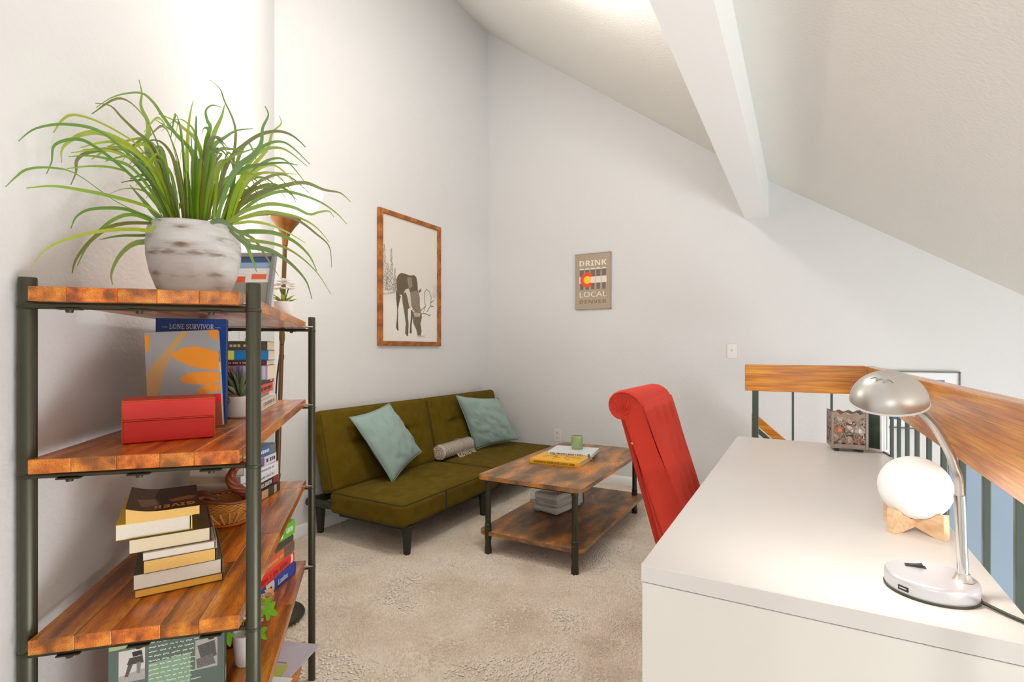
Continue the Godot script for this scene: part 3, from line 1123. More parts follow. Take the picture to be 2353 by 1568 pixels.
func flower_print(g: Node3D, w: float, l: float, th: float) -> void:
	var im := Image.create(220, 320, false, Image.FORMAT_RGB8)
	im.fill(c8(160, 163, 165))
	var o := c8(240, 152, 32)
	fill_poly(im, [0.33, 0.24, 0.5, 0.17, 0.7, 0.16, 0.86, 0.2, 1.0, 0.24, 1.0, 0.42, 0.9, 0.42, 0.75, 0.40, 0.58, 0.36, 0.42, 0.30], o)
	fill_poly(im, [0.44, 0.49, 0.55, 0.44, 0.72, 0.43, 0.9, 0.44, 1.0, 0.46, 1.0, 0.56, 0.85, 0.57, 0.66, 0.56, 0.5, 0.54], o)
	fill_poly(im, [0.66, 0.62, 0.8, 0.57, 1.0, 0.58, 1.0, 0.64, 0.8, 0.66, 0.7, 0.66], o)
	fill_poly(im, [0.0, 0.03, 0.07, 0.02, 0.05, 0.16, 0.0, 0.22], o)
	fill_poly(im, [0.0, 0.42, 0.12, 0.3, 0.3, 0.16, 0.5, 0.0, 0.6, 0.0, 0.4, 0.18, 0.24, 0.4, 0.18, 0.55, 0.12, 0.68, 0.0, 0.68], c8(206, 160, 92), 0.4, c8(170, 160, 146))
	fill_poly(im, [0.86, 0.0, 1.0, 0.0, 1.0, 0.12, 0.92, 0.08], o)
	im.fill_rect(Rect2i(0, 216, 220, 30), c8(222, 16, 18))
	for y in [224, 234]:
		for x in range(12, 200, 7):
			im.fill_rect(Rect2i(x, y, 5, 2), c8(240, 150, 140))
	im.fill_rect(Rect2i(0, 246, 220, 74), c8(166, 88, 58))
	print_quad("cover_print", w - 0.002, l - 0.002, printed(im), g, Transform3D(Basis(Vector3(1, 0, 0), Vector3(0, 0, -1), Vector3(0, 1, 0)), Vector3(0, th + 0.0003, 0)))
	band(g, w, th, -0.062, -0.034, c8(190, 40, 40))
	band(g, w, th, -0.052, -0.044, c8(238, 234, 226))
	band(g, w, th, -0.034, -0.012, c8(236, 232, 224))


func back_cover() -> Image:
	var im := Image.create(372, 512, false, Image.FORMAT_RGB8)
	for y in 512:
		var c := c8(96, 116, 106)
		if y < 110:
			c = c8(150, 190, 140).lerp(c8(178, 186, 138), y / 110.0)
		im.fill_rect(Rect2i(0, y, 372, 1), c)
	fill_poly(im, [0.0, 0.0, 0.34, 0.0, 0.32, 0.1, 0.0, 0.16], c8(120, 196, 140), 0.5, c8(150, 206, 150))
	fill_poly(im, [0.3, 0.0, 1.0, 0.0, 1.0, 0.16, 0.3, 0.18], c8(98, 120, 104), 0.3, c8(130, 150, 110))
	fill_poly(im, [0.0, 0.22, 0.3, 0.2, 1.0, 0.17, 1.0, 1.0, 0.0, 1.0], c8(92, 110, 102), 0.2, c8(104, 122, 112))
	fill_poly(im, [0.33, 0.36, 0.7, 0.34, 0.7, 1.0, 0.2, 1.0, 0.33, 0.7], c8(132, 166, 142), 0.3, c8(150, 180, 152))
	for row in 26:
		var y := 20 + row * 17
		var x := 124
		var stop: int = 344 if row < 8 else (268 if row < 22 else 320)
		if row > 19:
			x = 40
		while x < stop:
			var l := rng.randi_range(7, 34)
			for k in range(0, l, 4):
				im.fill_rect(Rect2i(x + k, y + rng.randi_range(-1, 1), 3, 5 if rng.randf() < 0.3 else 4), c8(222, 230, 206))
			x += l + 8
	im.fill_rect(Rect2i(30, 118, 82, 118), c8(212, 210, 206))
	fill_poly(im, [0.08, 0.41, 0.30, 0.38, 0.30, 0.46, 0.08, 0.46], c8(192, 190, 186), 0.5, c8(120, 118, 112))
	fill_poly(im, [0.19, 0.25, 0.27, 0.245, 0.28, 0.28, 0.2, 0.285], c8(52, 50, 48))
	fill_poly(im, [0.17, 0.29, 0.28, 0.285, 0.29, 0.34, 0.15, 0.335], c8(70, 68, 62))
	fill_poly(im, [0.16, 0.335, 0.20, 0.335, 0.16, 0.42, 0.13, 0.42], c8(90, 88, 82))
	fill_poly(im, [0.23, 0.33, 0.27, 0.33, 0.26, 0.41, 0.23, 0.41], c8(130, 128, 122))
	im.fill_rect(Rect2i(276, 132, 76, 114), c8(176, 174, 170))
	fill_poly(im, [0.76, 0.3, 0.92, 0.28, 0.94, 0.4, 0.8, 0.42], c8(58, 58, 56), 0.4, c8(200, 198, 194))
	fill_poly(im, [0.75, 0.4, 0.9, 0.38, 0.93, 0.46, 0.76, 0.47], c8(72, 72, 68), 0.6, c8(190, 188, 184))
	return im


func curled_paperback(y: float, group: String) -> void:
	var t := thing("book", "curled paperback with a dark photo cover and the title GIVER, topmost of the near stack", "book", Vector3.ZERO, 0.0, group)
	var a := deg_to_rad(18.0)
	var w := 0.118
	var l := 0.185
	t.transform = lying(-0.44 + (w * cos(a) - l * sin(a)) / 2, y, 1.12 + (w * sin(a) + l * cos(a)) / 2, 18.0)
	# pages with a lifting left corner
	var st := mb()
	st.set_smooth_group(1)
	var lift := func(x: float) -> float: return 0.017 + 0.012 * pow(clampf(-x / (w / 2), 0, 1), 2.0)
	var g := []
	var g2 := []
	for i in 13:
		var x := lerpf(-w / 2, w / 2, i / 12.0)
		var hgt: float = lift.call(x)
		g.append([Vector3(x, hgt, -l / 2), Vector3(x, hgt, l / 2)])
		g2.append([x, hgt])
	sheet(st, g, true)
	st.set_smooth_group(-1)
	for i in 12:
		for z in [-1, 1]:
			var q := [Vector3(g2[i][0], 0.0005, z * l / 2), Vector3(g2[i + 1][0], 0.0005, z * l / 2), Vector3(g2[i + 1][0], g2[i + 1][1], z * l / 2), Vector3(g2[i][0], g2[i][1], z * l / 2)]
			face(st, q, Vector3(0, 0.01, 0))
	for s in [-1, 1]:
		var hgt: float = lift.call(s * w / 2)
		face(st, [Vector3(s * w / 2, 0.0005, -l / 2), Vector3(s * w / 2, 0.0005, l / 2), Vector3(s * w / 2, hgt, l / 2), Vector3(s * w / 2, hgt, -l / 2)], Vector3(0, 0.01, 0))
	face(st, [Vector3(-w / 2, 0.0005, -l / 2), Vector3(w / 2, 0.0005, -l / 2), Vector3(w / 2, 0.0005, l / 2), Vector3(-w / 2, 0.0005, l / 2)], Vector3(0, 0.01, 0))
	obj("pages", st, M.page_yellow, t)
	var im := Image.create(200, 300, false, Image.FORMAT_RGB8)
	im.fill(c8(52, 44, 30))
	fill_poly(im, [0.0, 0.0, 0.42, 0.0, 0.36, 0.4, 0.45, 0.7, 0.38, 1.0, 0.0, 1.0], c8(128, 122, 110), 0.7, c8(70, 64, 52))
	fill_poly(im, [0.12, 0.55, 0.36, 0.5, 0.42, 0.75, 0.2, 0.85], c8(168, 162, 148), 0.4, c8(110, 104, 92))
	fill_poly(im, [0.56, 0.58, 0.85, 0.5, 0.98, 0.55, 0.9, 0.66, 0.62, 0.7], c8(170, 122, 60), 0.3, c8(120, 84, 40))
	fill_poly(im, [0.5, 0.1, 0.95, 0.0, 0.98, 0.4, 0.7, 0.45], c8(92, 52, 30), 0.8, c8(30, 22, 16))
	st = mb()
	st.set_smooth_group(1)
	for i in 12:
		var x0: float = g2[i][0]
		var x1: float = g2[i + 1][0]
		for k in [[0, 0], [1, 0], [1, 1], [0, 0], [1, 1], [0, 1]]:
			st.set_uv(Vector2((i + k[0]) / 12.0, 1.0 - k[1]))
			st.add_vertex(Vector3(x1 if k[0] else x0, lift.call(x1 if k[0] else x0) + 0.001, -l / 2 if k[1] else l / 2) * Vector3(1.01, 1, 1.005))
	var cv := printed(im)
	cv.cull_mode = BaseMaterial3D.CULL_DISABLED
	obj("cover", st, cv, t)
	text("lettering", "GIVER", 0.021, cover_mat(c8(222, 160, 60)), t, Transform3D(Basis(Vector3(-1, 0, 0), Vector3(0, 0, 1), Vector3(0, 1, 0)), Vector3(0.018, 0.0186, 0.066)), true, 0.070)


func duck_basket(at: Vector3) -> void:
	var t := thing("wicker_duck_basket", "wicker duck-shaped basket with a brown braided neck, beside the books on the third board", "basket", at, -20.0)
	var st := mb()
	# weft: wavy rings round a boat-shaped body
	for i in 15:
		var f := i / 14.0
		var r := 0.028 + 0.036 * sin(minf(f * 1.25, 1.0) * PI / 2)
		var p := []
		for k in 61:
			var a := TAU * k / 60.0
			var wob := 0.003 * (1 if (k + i) % 2 == 0 else -1)
			p.append(Vector3(cos(a) * (r + wob) * 1.18, 0.006 + 0.06 * f, sin(a) * (r + wob)))
		tube(st, p, 0.0021, 6, false)
	obj("woven_side", st, wick(c8(206, 138, 56)), t)
	st = mb()
	for k in 22:
		var a := TAU * k / 22.0
		var p := []
		for i in 8:
			var f := i / 7.0
			var r := 0.028 + 0.036 * sin(minf(f * 0.75, 1.0) * PI / 2)
			p.append(Vector3(cos(a) * (r + 0.0035) * 1.18, 0.006 + 0.036 * f, sin(a) * (r + 0.0035)))
		tube(st, p, 0.0028, 6)
	obj("stake", st, wick(c8(240, 184, 92)), t)
	st = mb()
	lathe(st, [Vector2(0, 0), Vector2(0.04, 0), Vector2(0.044, 0.003), Vector2(0.04, 0.007), Vector2(0, 0.007)], 28, Transform3D(Basis(), Vector3.ZERO).scaled(Vector3(1.1, 1, 1)))
	obj("foot_ring", st, wick(c8(196, 100, 30)), t)
	st = mb()
	var rim := []
	for k in 49:
		var a := TAU * k / 48.0
		rim.append(Vector3(cos(a) * 0.077, 0.068 + 0.012 * maxf(0.0, -cos(a)), sin(a) * 0.066))
	tube(st, rim, 0.0045, 8, false)
	obj("rim", st, wick(c8(120, 62, 24)), t)
	st = mb()
	for s in 5:
		var p := []
		for k in 12:
			var f := k / 11.0
			p.append(Vector3(-0.02 - 0.058 * f, 0.055 + 0.03 * f + 0.012 * sin(f * PI), -0.03 + 0.015 * s + 0.004 * sin(f * 9.0 + s)))
		tube(st, p, 0.0065, 8)
	obj("tail", st, wick(c8(110, 56, 24)), t)
	# neck: four strands that wind round each other and bow into the head
	var line := spline([Vector3(0.052, 0.058, 0.0), Vector3(0.034, 0.080, 0.0), Vector3(0.012, 0.100, 0.002), Vector3(0.004, 0.126, 0.004), Vector3(0.018, 0.148, 0.004), Vector3(0.040, 0.154, 0.002), Vector3(0.052, 0.148, 0.0)], 6)
	st = mb()
	for s in 5:
		var p := []
		var rr := []
		for i in line.size():
			var a := TAU * s / 5.0 + i * 0.28
			var w := 0.010 if i < line.size() - 4 else 0.007
			p.append(line[i] + Vector3(cos(a) * w * 0.7, cos(a) * w * 0.4, sin(a) * w))
			rr.append(0.0062)
		tube(st, p, rr, 8)
	obj("neck", st, wick(c8(128, 58, 24)), t)
	st = mb()
	tube(st, [Vector3(0.040, 0.156, 0.0), Vector3(0.058, 0.168, 0), Vector3(0.074, 0.178, 0), Vector3(0.082, 0.182, 0)], [0.011, 0.0095, 0.006, 0.002], 10)
	obj("beak", st, wick(c8(230, 128, 24)), t)


func wick(col: Color) -> StandardMaterial3D:
	var key := "wick" + col.to_html()
	if not M.has(key):
		M[key] = mat(col, 0.45)
	return M[key]


func leaf_mat(col: Color, glow := 0.35) -> StandardMaterial3D:
	var key := "leaf" + col.to_html()
	if not M.has(key):
		var m := mat(col, 0.45)
		m.cull_mode = BaseMaterial3D.CULL_DISABLED
		m.metallic_specular = 0.22
		m.backlight_enabled = true
		m.backlight = Color(glow, glow, glow)
		M[key] = m
	return M[key]


func petal(st: SurfaceTool, at: Vector3, dir: Vector3, up: Vector3, l: float, w: float) -> void:
	st.set_smooth_group(1)
	var side := dir.cross(up).normalized() * w
	var n := side.cross(dir).normalized()
	var a := at
	var b := at + dir * l * 0.55 + side + n * l * 0.12
	var c := at + dir * l * 0.55 - side + n * l * 0.12
	var mid := at + dir * l * 0.6
	var e := at + dir * l + n * l * 0.05
	tri(st, a, b, mid)
	tri(st, a, mid, c)
	tri(st, b, e, mid)
	tri(st, mid, e, c)


func white_flower(at: Vector3) -> void:
	var t := thing("potted_flower", "small white pot of white artificial flowers at the far end of the top board", "plant", at)
	var st := mb()
	lathe(st, [Vector2(0, 0), Vector2(0.022, 0), Vector2(0.027, 0.004), Vector2(0.03, 0.05), Vector2(0.0285, 0.05), Vector2(0.026, 0.042), Vector2(0, 0.042)], 24)
	obj("pot", st, M.white_matt, t)
	st = mb()
	for i in 6:
		var a := i * 1.05
		tube(st, spline([Vector3(0, 0.04, 0), Vector3(cos(a) * 0.006, 0.065, sin(a) * 0.006), Vector3(cos(a) * 0.014, 0.092, sin(a) * 0.014)], 4), 0.0013, 6)
	obj("stem", st, leaf_mat(c8(100, 130, 40)), t)
	for i in 9:
		var a := i * 0.7 + 0.3
		st = mb()
		var d := Vector3(cos(a), 0.75 if i % 2 else 0.35, sin(a)).normalized()
		petal(st, Vector3(0, 0.045, 0), d, Vector3.UP, 0.045, 0.007)
		obj("leaf", st, leaf_mat([c8(120, 150, 40), c8(170, 186, 60)][i % 2]), t)
	for i in 16:
		var a := i * 2.4
		var r := 0.006 + 0.0019 * i
		var c := Vector3(cos(a) * r, 0.116 - 0.0018 * i + 0.004 * sin(i * 1.7), sin(a) * r)
		st = mb()
		for k in 5:
			var b := TAU * k / 5.0 + i
			petal(st, c, Vector3(cos(b), 0.25, sin(b)).normalized(), Vector3.UP, 0.016, 0.0075)
		obj("flower", st, leaf_mat(c8(246, 242, 236), 0.5), t)


func succulent(at: Vector3) -> void:
	var t := thing("potted_succulent", "spiky grey-green succulent in a white pot on the second board behind the red box", "plant", at)
	var st := mb()
	lathe(st, [Vector2(0, 0), Vector2(0.029, 0), Vector2(0.033, 0.004), Vector2(0.036, 0.056), Vector2(0.0335, 0.056), Vector2(0.032, 0.048), Vector2(0, 0.048)], 28)
	obj("pot", st, M.white_matt, t)
	for i in 44:
		var a := i * 2.4
		var up := 0.5 + 2.2 * (1.0 - i / 44.0)
		var d := Vector3(cos(a), up, sin(a)).normalized()
		st = mb()
		petal(st, Vector3(0, 0.05, 0), d, Vector3.UP, 0.062 + 0.026 * rng.randf(), 0.0036)
		obj("leaf", st, leaf_mat([c8(104, 116, 84), c8(138, 148, 108), c8(84, 92, 64)][i % 3], 0.15), t)
	for i in 9:
		st = mb()
		var s := Vector3(-0.01, 0.056, 0.012)
		var e := S(-0.03 - 0.012 * rng.randf(), 0.0, -0.035) - S(0, 0, 0) + Vector3(rng.randf_range(-0.012, 0.012), rng.randf_range(-0.0, 0.04) + 0.01, rng.randf_range(-0.012, 0.012))
		tube(st, spline([s, s.lerp(e, 0.5) + Vector3(0, 0.012, 0), e], 5), 0.0016, 6)
		obj("dry_stem", st, leaf_mat(c8(140, 112, 76), 0.1), t)


func star_leaf(st: SurfaceTool, at: Vector3, x: Vector3, y: Vector3, size: float) -> void:   # a five-lobed leaf lying in the plane of x and y, its stalk end at the given place
	st.set_smooth_group(-1)
	var lobes := [[-140.0, 0.45], [-125.0, 0.62], [-100.0, 0.42], [-75.0, 0.72], [-62.0, 0.88], [-50.0, 0.7], [-32.0, 0.5], [-14.0, 0.8], [0.0, 1.05], [14.0, 0.8], [32.0, 0.5], [50.0, 0.7], [62.0, 0.88], [75.0, 0.72], [100.0, 0.42], [125.0, 0.62], [140.0, 0.45]]
	var n := x.cross(y).normalized()
	var p := []
	for k in lobes:
		var a := deg_to_rad(k[0])
		p.append(at + (x * sin(a) + y * cos(a)) * size * k[1] - n * size * 0.15 * k[1] * k[1])
	for i in p.size() - 1:
		tri(st, at, p[i + 1], p[i])


func potted_vine(at: Vector3) -> void:
	var t := thing("potted_vine", "white pot with lobed bright green leaves and pale peach flowers on the fourth board", "plant", at)
	var st := mb()
	lathe(st, [Vector2(0, 0), Vector2(0.022, 0), Vector2(0.024, 0.003), Vector2(0.031, 0.074), Vector2(0.0295, 0.075), Vector2(0.028, 0.066), Vector2(0, 0.066)], 28)
	obj("pot", st, M.white_matt, t)
	# places out of the pot, in the shelf's own directions: n, height, u
	for k in [[-0.040, 0.118, -0.010, 0.034], [-0.050, 0.098, 0.0, 0.032], [-0.034, 0.086, -0.025, 0.030], [0.036, 0.135, 0.0, 0.032], [0.046, 0.115, 0.012, 0.030], [0.032, 0.074, -0.012, 0.024], [0.0, 0.14, -0.02, 0.03], [-0.01, 0.12, 0.03, 0.03]]:
		var e: Vector3 = S(k[0], k[1], k[2])
		st = mb()
		tube(st, spline([Vector3(0, 0.06, 0), Vector3(e.x * 0.4, k[1] + 0.012, e.z * 0.4), e], 5), 0.001, 6)
		obj("stalk", st, leaf_mat(c8(150, 170, 110)), t)
		st = mb()
		var out := Vector3(e.x, -0.02, e.z).normalized()
		var facing := (S(-0.02, 0.25, -1.0)).normalized()
		star_leaf(st, e, out.cross(facing).normalized(), (out + Vector3(0, -0.4, 0)).normalized(), k[3])
		obj("leaf", st, leaf_mat([c8(104, 164, 20), c8(124, 176, 34)][int(k[3] * 1000) % 2]), t)
	for i in 14:
		var a := i * 2.4
		var c := S(0.030 + 0.02 * cos(a), 0.150 + 0.012 * sin(i * 1.9), 0.008 + 0.02 * sin(a))
		if i > 9:
			c = S(0.026 + 0.01 * cos(a), 0.098 + 0.01 * (i - 10), -0.012)
		st = mb()
		for k in 5:
			var b := TAU * k / 5.0 + i
			petal(st, c, Vector3(cos(b), 0.35, sin(b)).normalized(), Vector3.UP, 0.014, 0.0065)
		obj("flower", st, leaf_mat([c8(246, 206, 178), c8(250, 224, 196), c8(246, 190, 120)][i % 3], 0.4), t)


# ==================================================================== furniture
func floor_lamp() -> void:
	var at := S(-0.413, 0.011, 2.49)
	var t := thing("floor_lamp", "bronze uplighter floor lamp with a lit white glass bowl, behind the shelf unit", "floor lamp", at)
	var top := S(-0.359, 1.894, 2.486) - at
	var dir := top.normalized()
	var lean := frame_of(Vector3.RIGHT, dir, Vector3.ZERO)
	lean = Transform3D(Basis(dir.cross(Vector3.BACK).normalized(), dir, Vector3.RIGHT.cross(dir).normalized()), Vector3.ZERO).orthonormalized()
	var st := mb()
	lathe(st, [Vector2(0, 0), Vector2(0.128, 0), Vector2(0.132, 0.006), Vector2(0.128, 0.014), Vector2(0.10, 0.022), Vector2(0.04, 0.027), Vector2(0.018, 0.03), Vector2(0.014, 0.045), Vector2(0, 0.045)], 48)
	obj("base", st, M.iron_dark, t)
	st = mb()
	tube(st, [dir * 0.03, dir * 1.70], 0.0095, 16)
	for y in [0.62, 1.15]:
		tube(st, [dir * y, dir * (y + 0.02)], 0.0115, 16)
	obj("pole", st, M.bronze, t)
	st = mb()
	lathe(st, [Vector2(0, 1.66), Vector2(0.012, 1.66), Vector2(0.014, 1.69), Vector2(0.022, 1.715), Vector2(0.04, 1.745), Vector2(0.062, 1.775), Vector2(0.064, 1.782), Vector2(0.05, 1.782), Vector2(0, 1.77)], 36, lean)
	obj("cup", st, mat(c8(150, 96, 44), 0.35, 0.5), t)
	st = mb()
	lathe(st, [Vector2(0.046, 1.782), Vector2(0.085, 1.796), Vector2(0.125, 1.83), Vector2(0.147, 1.87), Vector2(0.155, 1.905), Vector2(0.152, 1.905), Vector2(0.143, 1.872), Vector2(0.121, 1.834), Vector2(0.083, 1.80), Vector2(0.046, 1.786)], 48, lean)
	var frosted := mat(c8(250, 247, 240), 0.4)
	frosted.emission_enabled = true
	frosted.emission = Color(1.0, 0.97, 0.92)
	frosted.emission_energy_multiplier = 1.7
	obj("glass_bowl", st, frosted, t)
	st = mb()
	lathe(st, [Vector2(0, 1.80), Vector2(0.012, 1.80), Vector2(0.014, 1.82), Vector2(0.026, 1.845), Vector2(0.03, 1.865), Vector2(0.022, 1.885), Vector2(0, 1.892)], 20, lean)
	var bm := mat(c8(255, 252, 244), 0.4)
	bm.emission_enabled = true
	bm.emission = Color(1.0, 0.96, 0.88)
	bm.emission_energy_multiplier = 6.0
	obj("bulb", st, bm, t)
	var l := OmniLight3D.new()
	l.name = "lamp_light"
	l.position = dir * 1.868
	l.light_color = Color(1.0, 0.95, 0.88)
	l.light_energy = 0.45
	l.light_size = 0.03
	l.omni_range = 8.0
	l.omni_attenuation = 2.0
	l.shadow_enabled = true
	t.add_child(l)
	# the flex with its switch, wound once about the pole
	st = mb()
	var p := []
	for i in 40:
		var f := i / 39.0
		var a := f * 5.0 + 2.2
		var off := 0.0125 + 0.012 * maxf(0.0, sin(f * 9.0))
		p.append(dir * lerpf(1.32, 0.05, f) + Vector3(sin(a), 0, cos(a)) * off)
	tube(st, p, 0.0035, 8)
	obj("cord", st, M.iron_dark, t)
	st = mb()
	lathe(st, [Vector2(0, -0.035), Vector2(0.009, -0.03), Vector2(0.0125, -0.005), Vector2(0.0115, 0.02), Vector2(0.006, 0.035), Vector2(0, 0.037)], 16, Transform3D(Basis(), dir * 1.25 + Vector3(-0.012, 0, 0.016) * 0.9))
	obj("switch", st, M.bronze, t)


func sofa() -> void:
	var t := thing("futon_sofa", "low olive green futon sofa with dark tapered legs against the wall under the framed print", "sofa", Vector3(3.34, 0, -2.4))
	var o := Vector3(-3.34, 0, 2.4)
	for k in 2:
		var cx: float = [2.79, 3.865][k] - 3.34
		var st := mb()
		var xf := Transform3D(Basis(Vector3.RIGHT, deg_to_rad(-13.5)), Vector3(cx, 0.545, -0.288))
		var bend := func(v: Vector3) -> Vector3:
			if v.z > 0.02:
				var d := 0.026 * exp(-pow((v.y - 0.03) / 0.018, 2)) * exp(-pow((absf(v.x) - 0.22) / 0.10, 4)) + 0.03 * exp(-(pow((v.y - 0.03) / 0.03, 2) + pow((absf(v.x) - 0.22) / 0.03, 2)))
				v.z += 0.012 * (1.0 - pow(v.x / 0.53, 4)) * (1.0 - pow(v.y / 0.27, 4)) - d
			return v
		soft(st, Vector3.ZERO, Vector3(1.07, 0.53, 0.115), 0.035, 40, bend, xf)
		obj("back_cushion", st, M.olive, t)
		st = mb()
		welt(st, Vector2(1.045, 0.505), 0.03, xf * Transform3D(Basis(), Vector3(0, 0, 0.045)))
		obj("piping", st, M.olive_piping_shaded, t)
		st = mb()
		var bend2 := func(v: Vector3) -> Vector3:
			if v.y > 0.02:
				v.y += 0.012 * (1.0 - pow(v.x / 0.54, 4)) * (1.0 - pow(v.z / 0.31, 4)) - 0.012 * exp(-(pow(v.x / 0.05, 2) + pow((v.z - 0.02) / 0.05, 2)))
			return v
		soft(st, Vector3(cx, 0.238, 0.098), Vector3(1.07, 0.14, 0.62), 0.035, 26, bend2)
		obj("seat_cushion", st, M.olive, t)
		st = mb()
		welt(st, Vector2(1.045, 0.595), 0.03, Transform3D(Basis(Vector3(1, 0, 0), Vector3(0, 0, -1), Vector3(0, 1, 0)), Vector3(cx, 0.300, 0.098)))
		obj("piping", st, M.olive_piping_shaded, t)
		st = mb()
		box(st, Vector3(cx - 0.125, 0.238, 0.4085), Vector3(0.014, 0.125, 0.003), 0.001)
		obj("seam_band", st, M.olive_dark, t)
	var st := mb()
	box(st, Vector3(0, 0.155, 0.09), Vector3(2.06, 0.03, 0.54), 0.005)
	box(st, Vector3(-0.02, 0.225, -0.37), Vector3(2.2, 0.045, 0.05), 0.012)
	for x in [-1.08, 1.04]:
		box(st, Vector3(x, 0.22, -0.29), Vector3(0.04, 0.045, 0.20), 0.01)
	obj("frame", st, M.olive_dark, t)
	for x in [-1.015, -0.19, 0.98]:
		for z in [0.375, -0.365]:
			st = mb()
			lathe(st, [Vector2(0, 0), Vector2(0.019, 0), Vector2(0.020, 0.004), Vector2(0.031, 0.172), Vector2(0, 0.172)], 24)
			obj("leg", st, M.olive_dark, t, Vector3(x, 0, z))
	# cushions and the rolled throw
	pillow("sage green cushion tilted on one corner at the left end of the sofa", [Vector3(2.42, 0.76, -2.60), Vector3(2.86, 0.81, -2.66), Vector3(3.06, 0.43, -2.52), Vector3(2.60, 0.312, -2.39)], 0.15, 3)
	pillow("sage green cushion leaning back at the far right end of the sofa", [Vector3(3.64, 0.81, -2.62), Vector3(4.11, 0.755, -2.47), Vector3(4.21, 0.365, -2.31), Vector3(3.82, 0.315, -2.54)], 0.15, 4)
	throw_roll()


func welt(st: SurfaceTool, size: Vector2, r: float, xf: Transform3D) -> void:
	var p := []
	var q := rounded(size.x, size.y, r, 5)
	for i in q.size() + 1:
		var v := q[i % q.size()]
		p.append(xf * Vector3(v.x, v.y, 0))
	tube(st, p, 0.0055, 8, false)


func pillow(label: String, c: Array, thick: float, sd: int) -> void:
	var mid: Vector3 = (c[0] + c[1] + c[2] + c[3]) / 4.0
	var t := thing("cushion", label, "cushion", mid, 0.0, "sage green cushions on the sofa")
	var out: Vector3 = (c[3] - c[0]).cross(c[1] - c[0]).normalized()
	var n := FastNoiseLite.new()
	n.seed = sd
	n.frequency = 5.0
	var k := 26
	var edge := []
	var st := mb()
	st.set_smooth_group(1)
	for side in [1.0, -1.0]:
		var g := []
		for i in k + 1:
			var row := []
			for j in k + 1:
				var a := float(i) / k
				var b := float(j) / k
				var ua := 2 * a - 1
				var ub := 2 * b - 1
				var a2 := 0.5 + (a - 0.5) * (1.0 - 0.07 * (1.0 - ub * ub))
				var b2 := 0.5 + (b - 0.5) * (1.0 - 0.07 * (1.0 - ua * ua))
				var p: Vector3 = c[0].lerp(c[1], a2).lerp(c[3].lerp(c[2], a2), b2) - mid
				var full := pow(maxf(0.0, 1.0 - ua * ua), 0.55) * pow(maxf(0.0, 1.0 - ub * ub), 0.55)
				var crease := n.get_noise_2d(p.x * 2.2, p.y * 2.2 + p.z) * 0.02 * minf(1.0, full * 2.0) + 0.006 * sin((ua + ub) * 22.0 + n.get_noise_2d(p.y, p.x) * 8.0) * maxf(0.0, absf(ub) - 0.55) * minf(1.0, full * 4.0)
				p += out * side * (thick * 0.5 * full + crease * (1.0 if side > 0 else 0.4))
				row.append(p.snapped(Vector3.ONE * 1e-6))
			g.append(row)
		sheet(st, g, side > 0)
		if side > 0:
			for i in k + 1:
				edge.append(g[i][0])
			for i in range(1, k + 1):
				edge.append(g[k][i])
			for i in range(1, k + 1):
				edge.append(g[k - i][k])
			for i in range(1, k + 1):
				edge.append(g[0][k - i])
	obj("cover", st, M.sage, t)
	st = mb()
	tube(st, edge, 0.0028, 6, false)
	obj("seam", st, M.sage, t)


func throw_roll() -> void:
	var t := thing("rolled_throw", "rolled beige striped throw with a fringe, on the sofa seat between the two cushions", "blanket", Vector3(3.53, 0.379, -2.555), 3.0)
	var cols := [c8(242, 235, 224), c8(128, 108, 88)]
	for s in 2:
		var st := mb()
		# the roll is laid up of narrow turns of yarn: pale rings and thin brown zigzag rings between them
		if s == 0:
			var prof := [Vector2(0, -0.232), Vector2(0.05, -0.232)]
			for i in 30:
				prof.append(Vector2(0.0615 + 0.0015 * sin(i * 2.1), -0.228 + 0.456 * i / 29.0))
			prof.append_array([Vector2(0.05, 0.232), Vector2(0, 0.232)])
			lathe(st, prof, 40, Transform3D(Basis(Vector3(0, 1, 0), Vector3(1, 0, 0), Vector3(0, 0, -1)), Vector3.ZERO))
			obj("roll", st, grain(mat(cols[0], 1.0), noise_tex(128, 0.2, 2, [c8(210, 204, 196), c8(255, 255, 255)], [0.2, 0.8], 91), Vector3.ONE * 9), t)
		else:
			for i in 28:
				var p := []
				for k in 49:
					var a := TAU * k / 48.0
					p.append(Vector3(-0.216 + 0.016 * i + (0.003 if k % 2 else -0.003), cos(a) * 0.0638, sin(a) * 0.0638))
				tube(st, p, 0.0013, 5, false)
			obj("zigzag_stripe", st, mat(c8(104, 90, 76), 1.0), t)
	var st := mb()
	var sp := []
	for i in 90:
		var a := i * 0.21
		var r := 0.006 + 0.0006 * i
		sp.append(Vector3(-0.2335, cos(a) * r, sin(a) * r))
	tube(st, sp, 0.0028, 6)
	obj("rolled_end", st, mat(c8(176, 148, 112), 1.0), t)
	st = mb()
	for q in 2:
		var p := []
		for k in 33:
			var a := TAU * k / 32.0
			p.append(Vector3(0.06 + 0.012 * q, cos(a) * 0.065, sin(a) * 0.065))
		tube(st, p, 0.003, 6, false)
	obj("tie", st, mat(c8(206, 190, 166), 1.0), t)
	for i in 24:
		var x := -0.05 + 0.012 * i
		st = mb()
		var p := spline([Vector3(x, -0.03, 0.054), Vector3(x + rng.randf_range(-0.008, 0.008), -0.05, 0.066), Vector3(x + rng.randf_range(-0.012, 0.012), -0.0615, 0.078 + rng.randf() * 0.012), Vector3(x + rng.randf_range(-0.015, 0.015), -0.0635, 0.09 + rng.randf() * 0.02)], 4)
		tube(st, p, 0.0024, 6)
		obj("fringe", st, mat(c8(216, 204, 184), 1.0), t)


const FLAT := Basis(Vector3(1, 0, 0), Vector3(0, 0, -1), Vector3(0, 1, 0))   # draws an outline out upwards


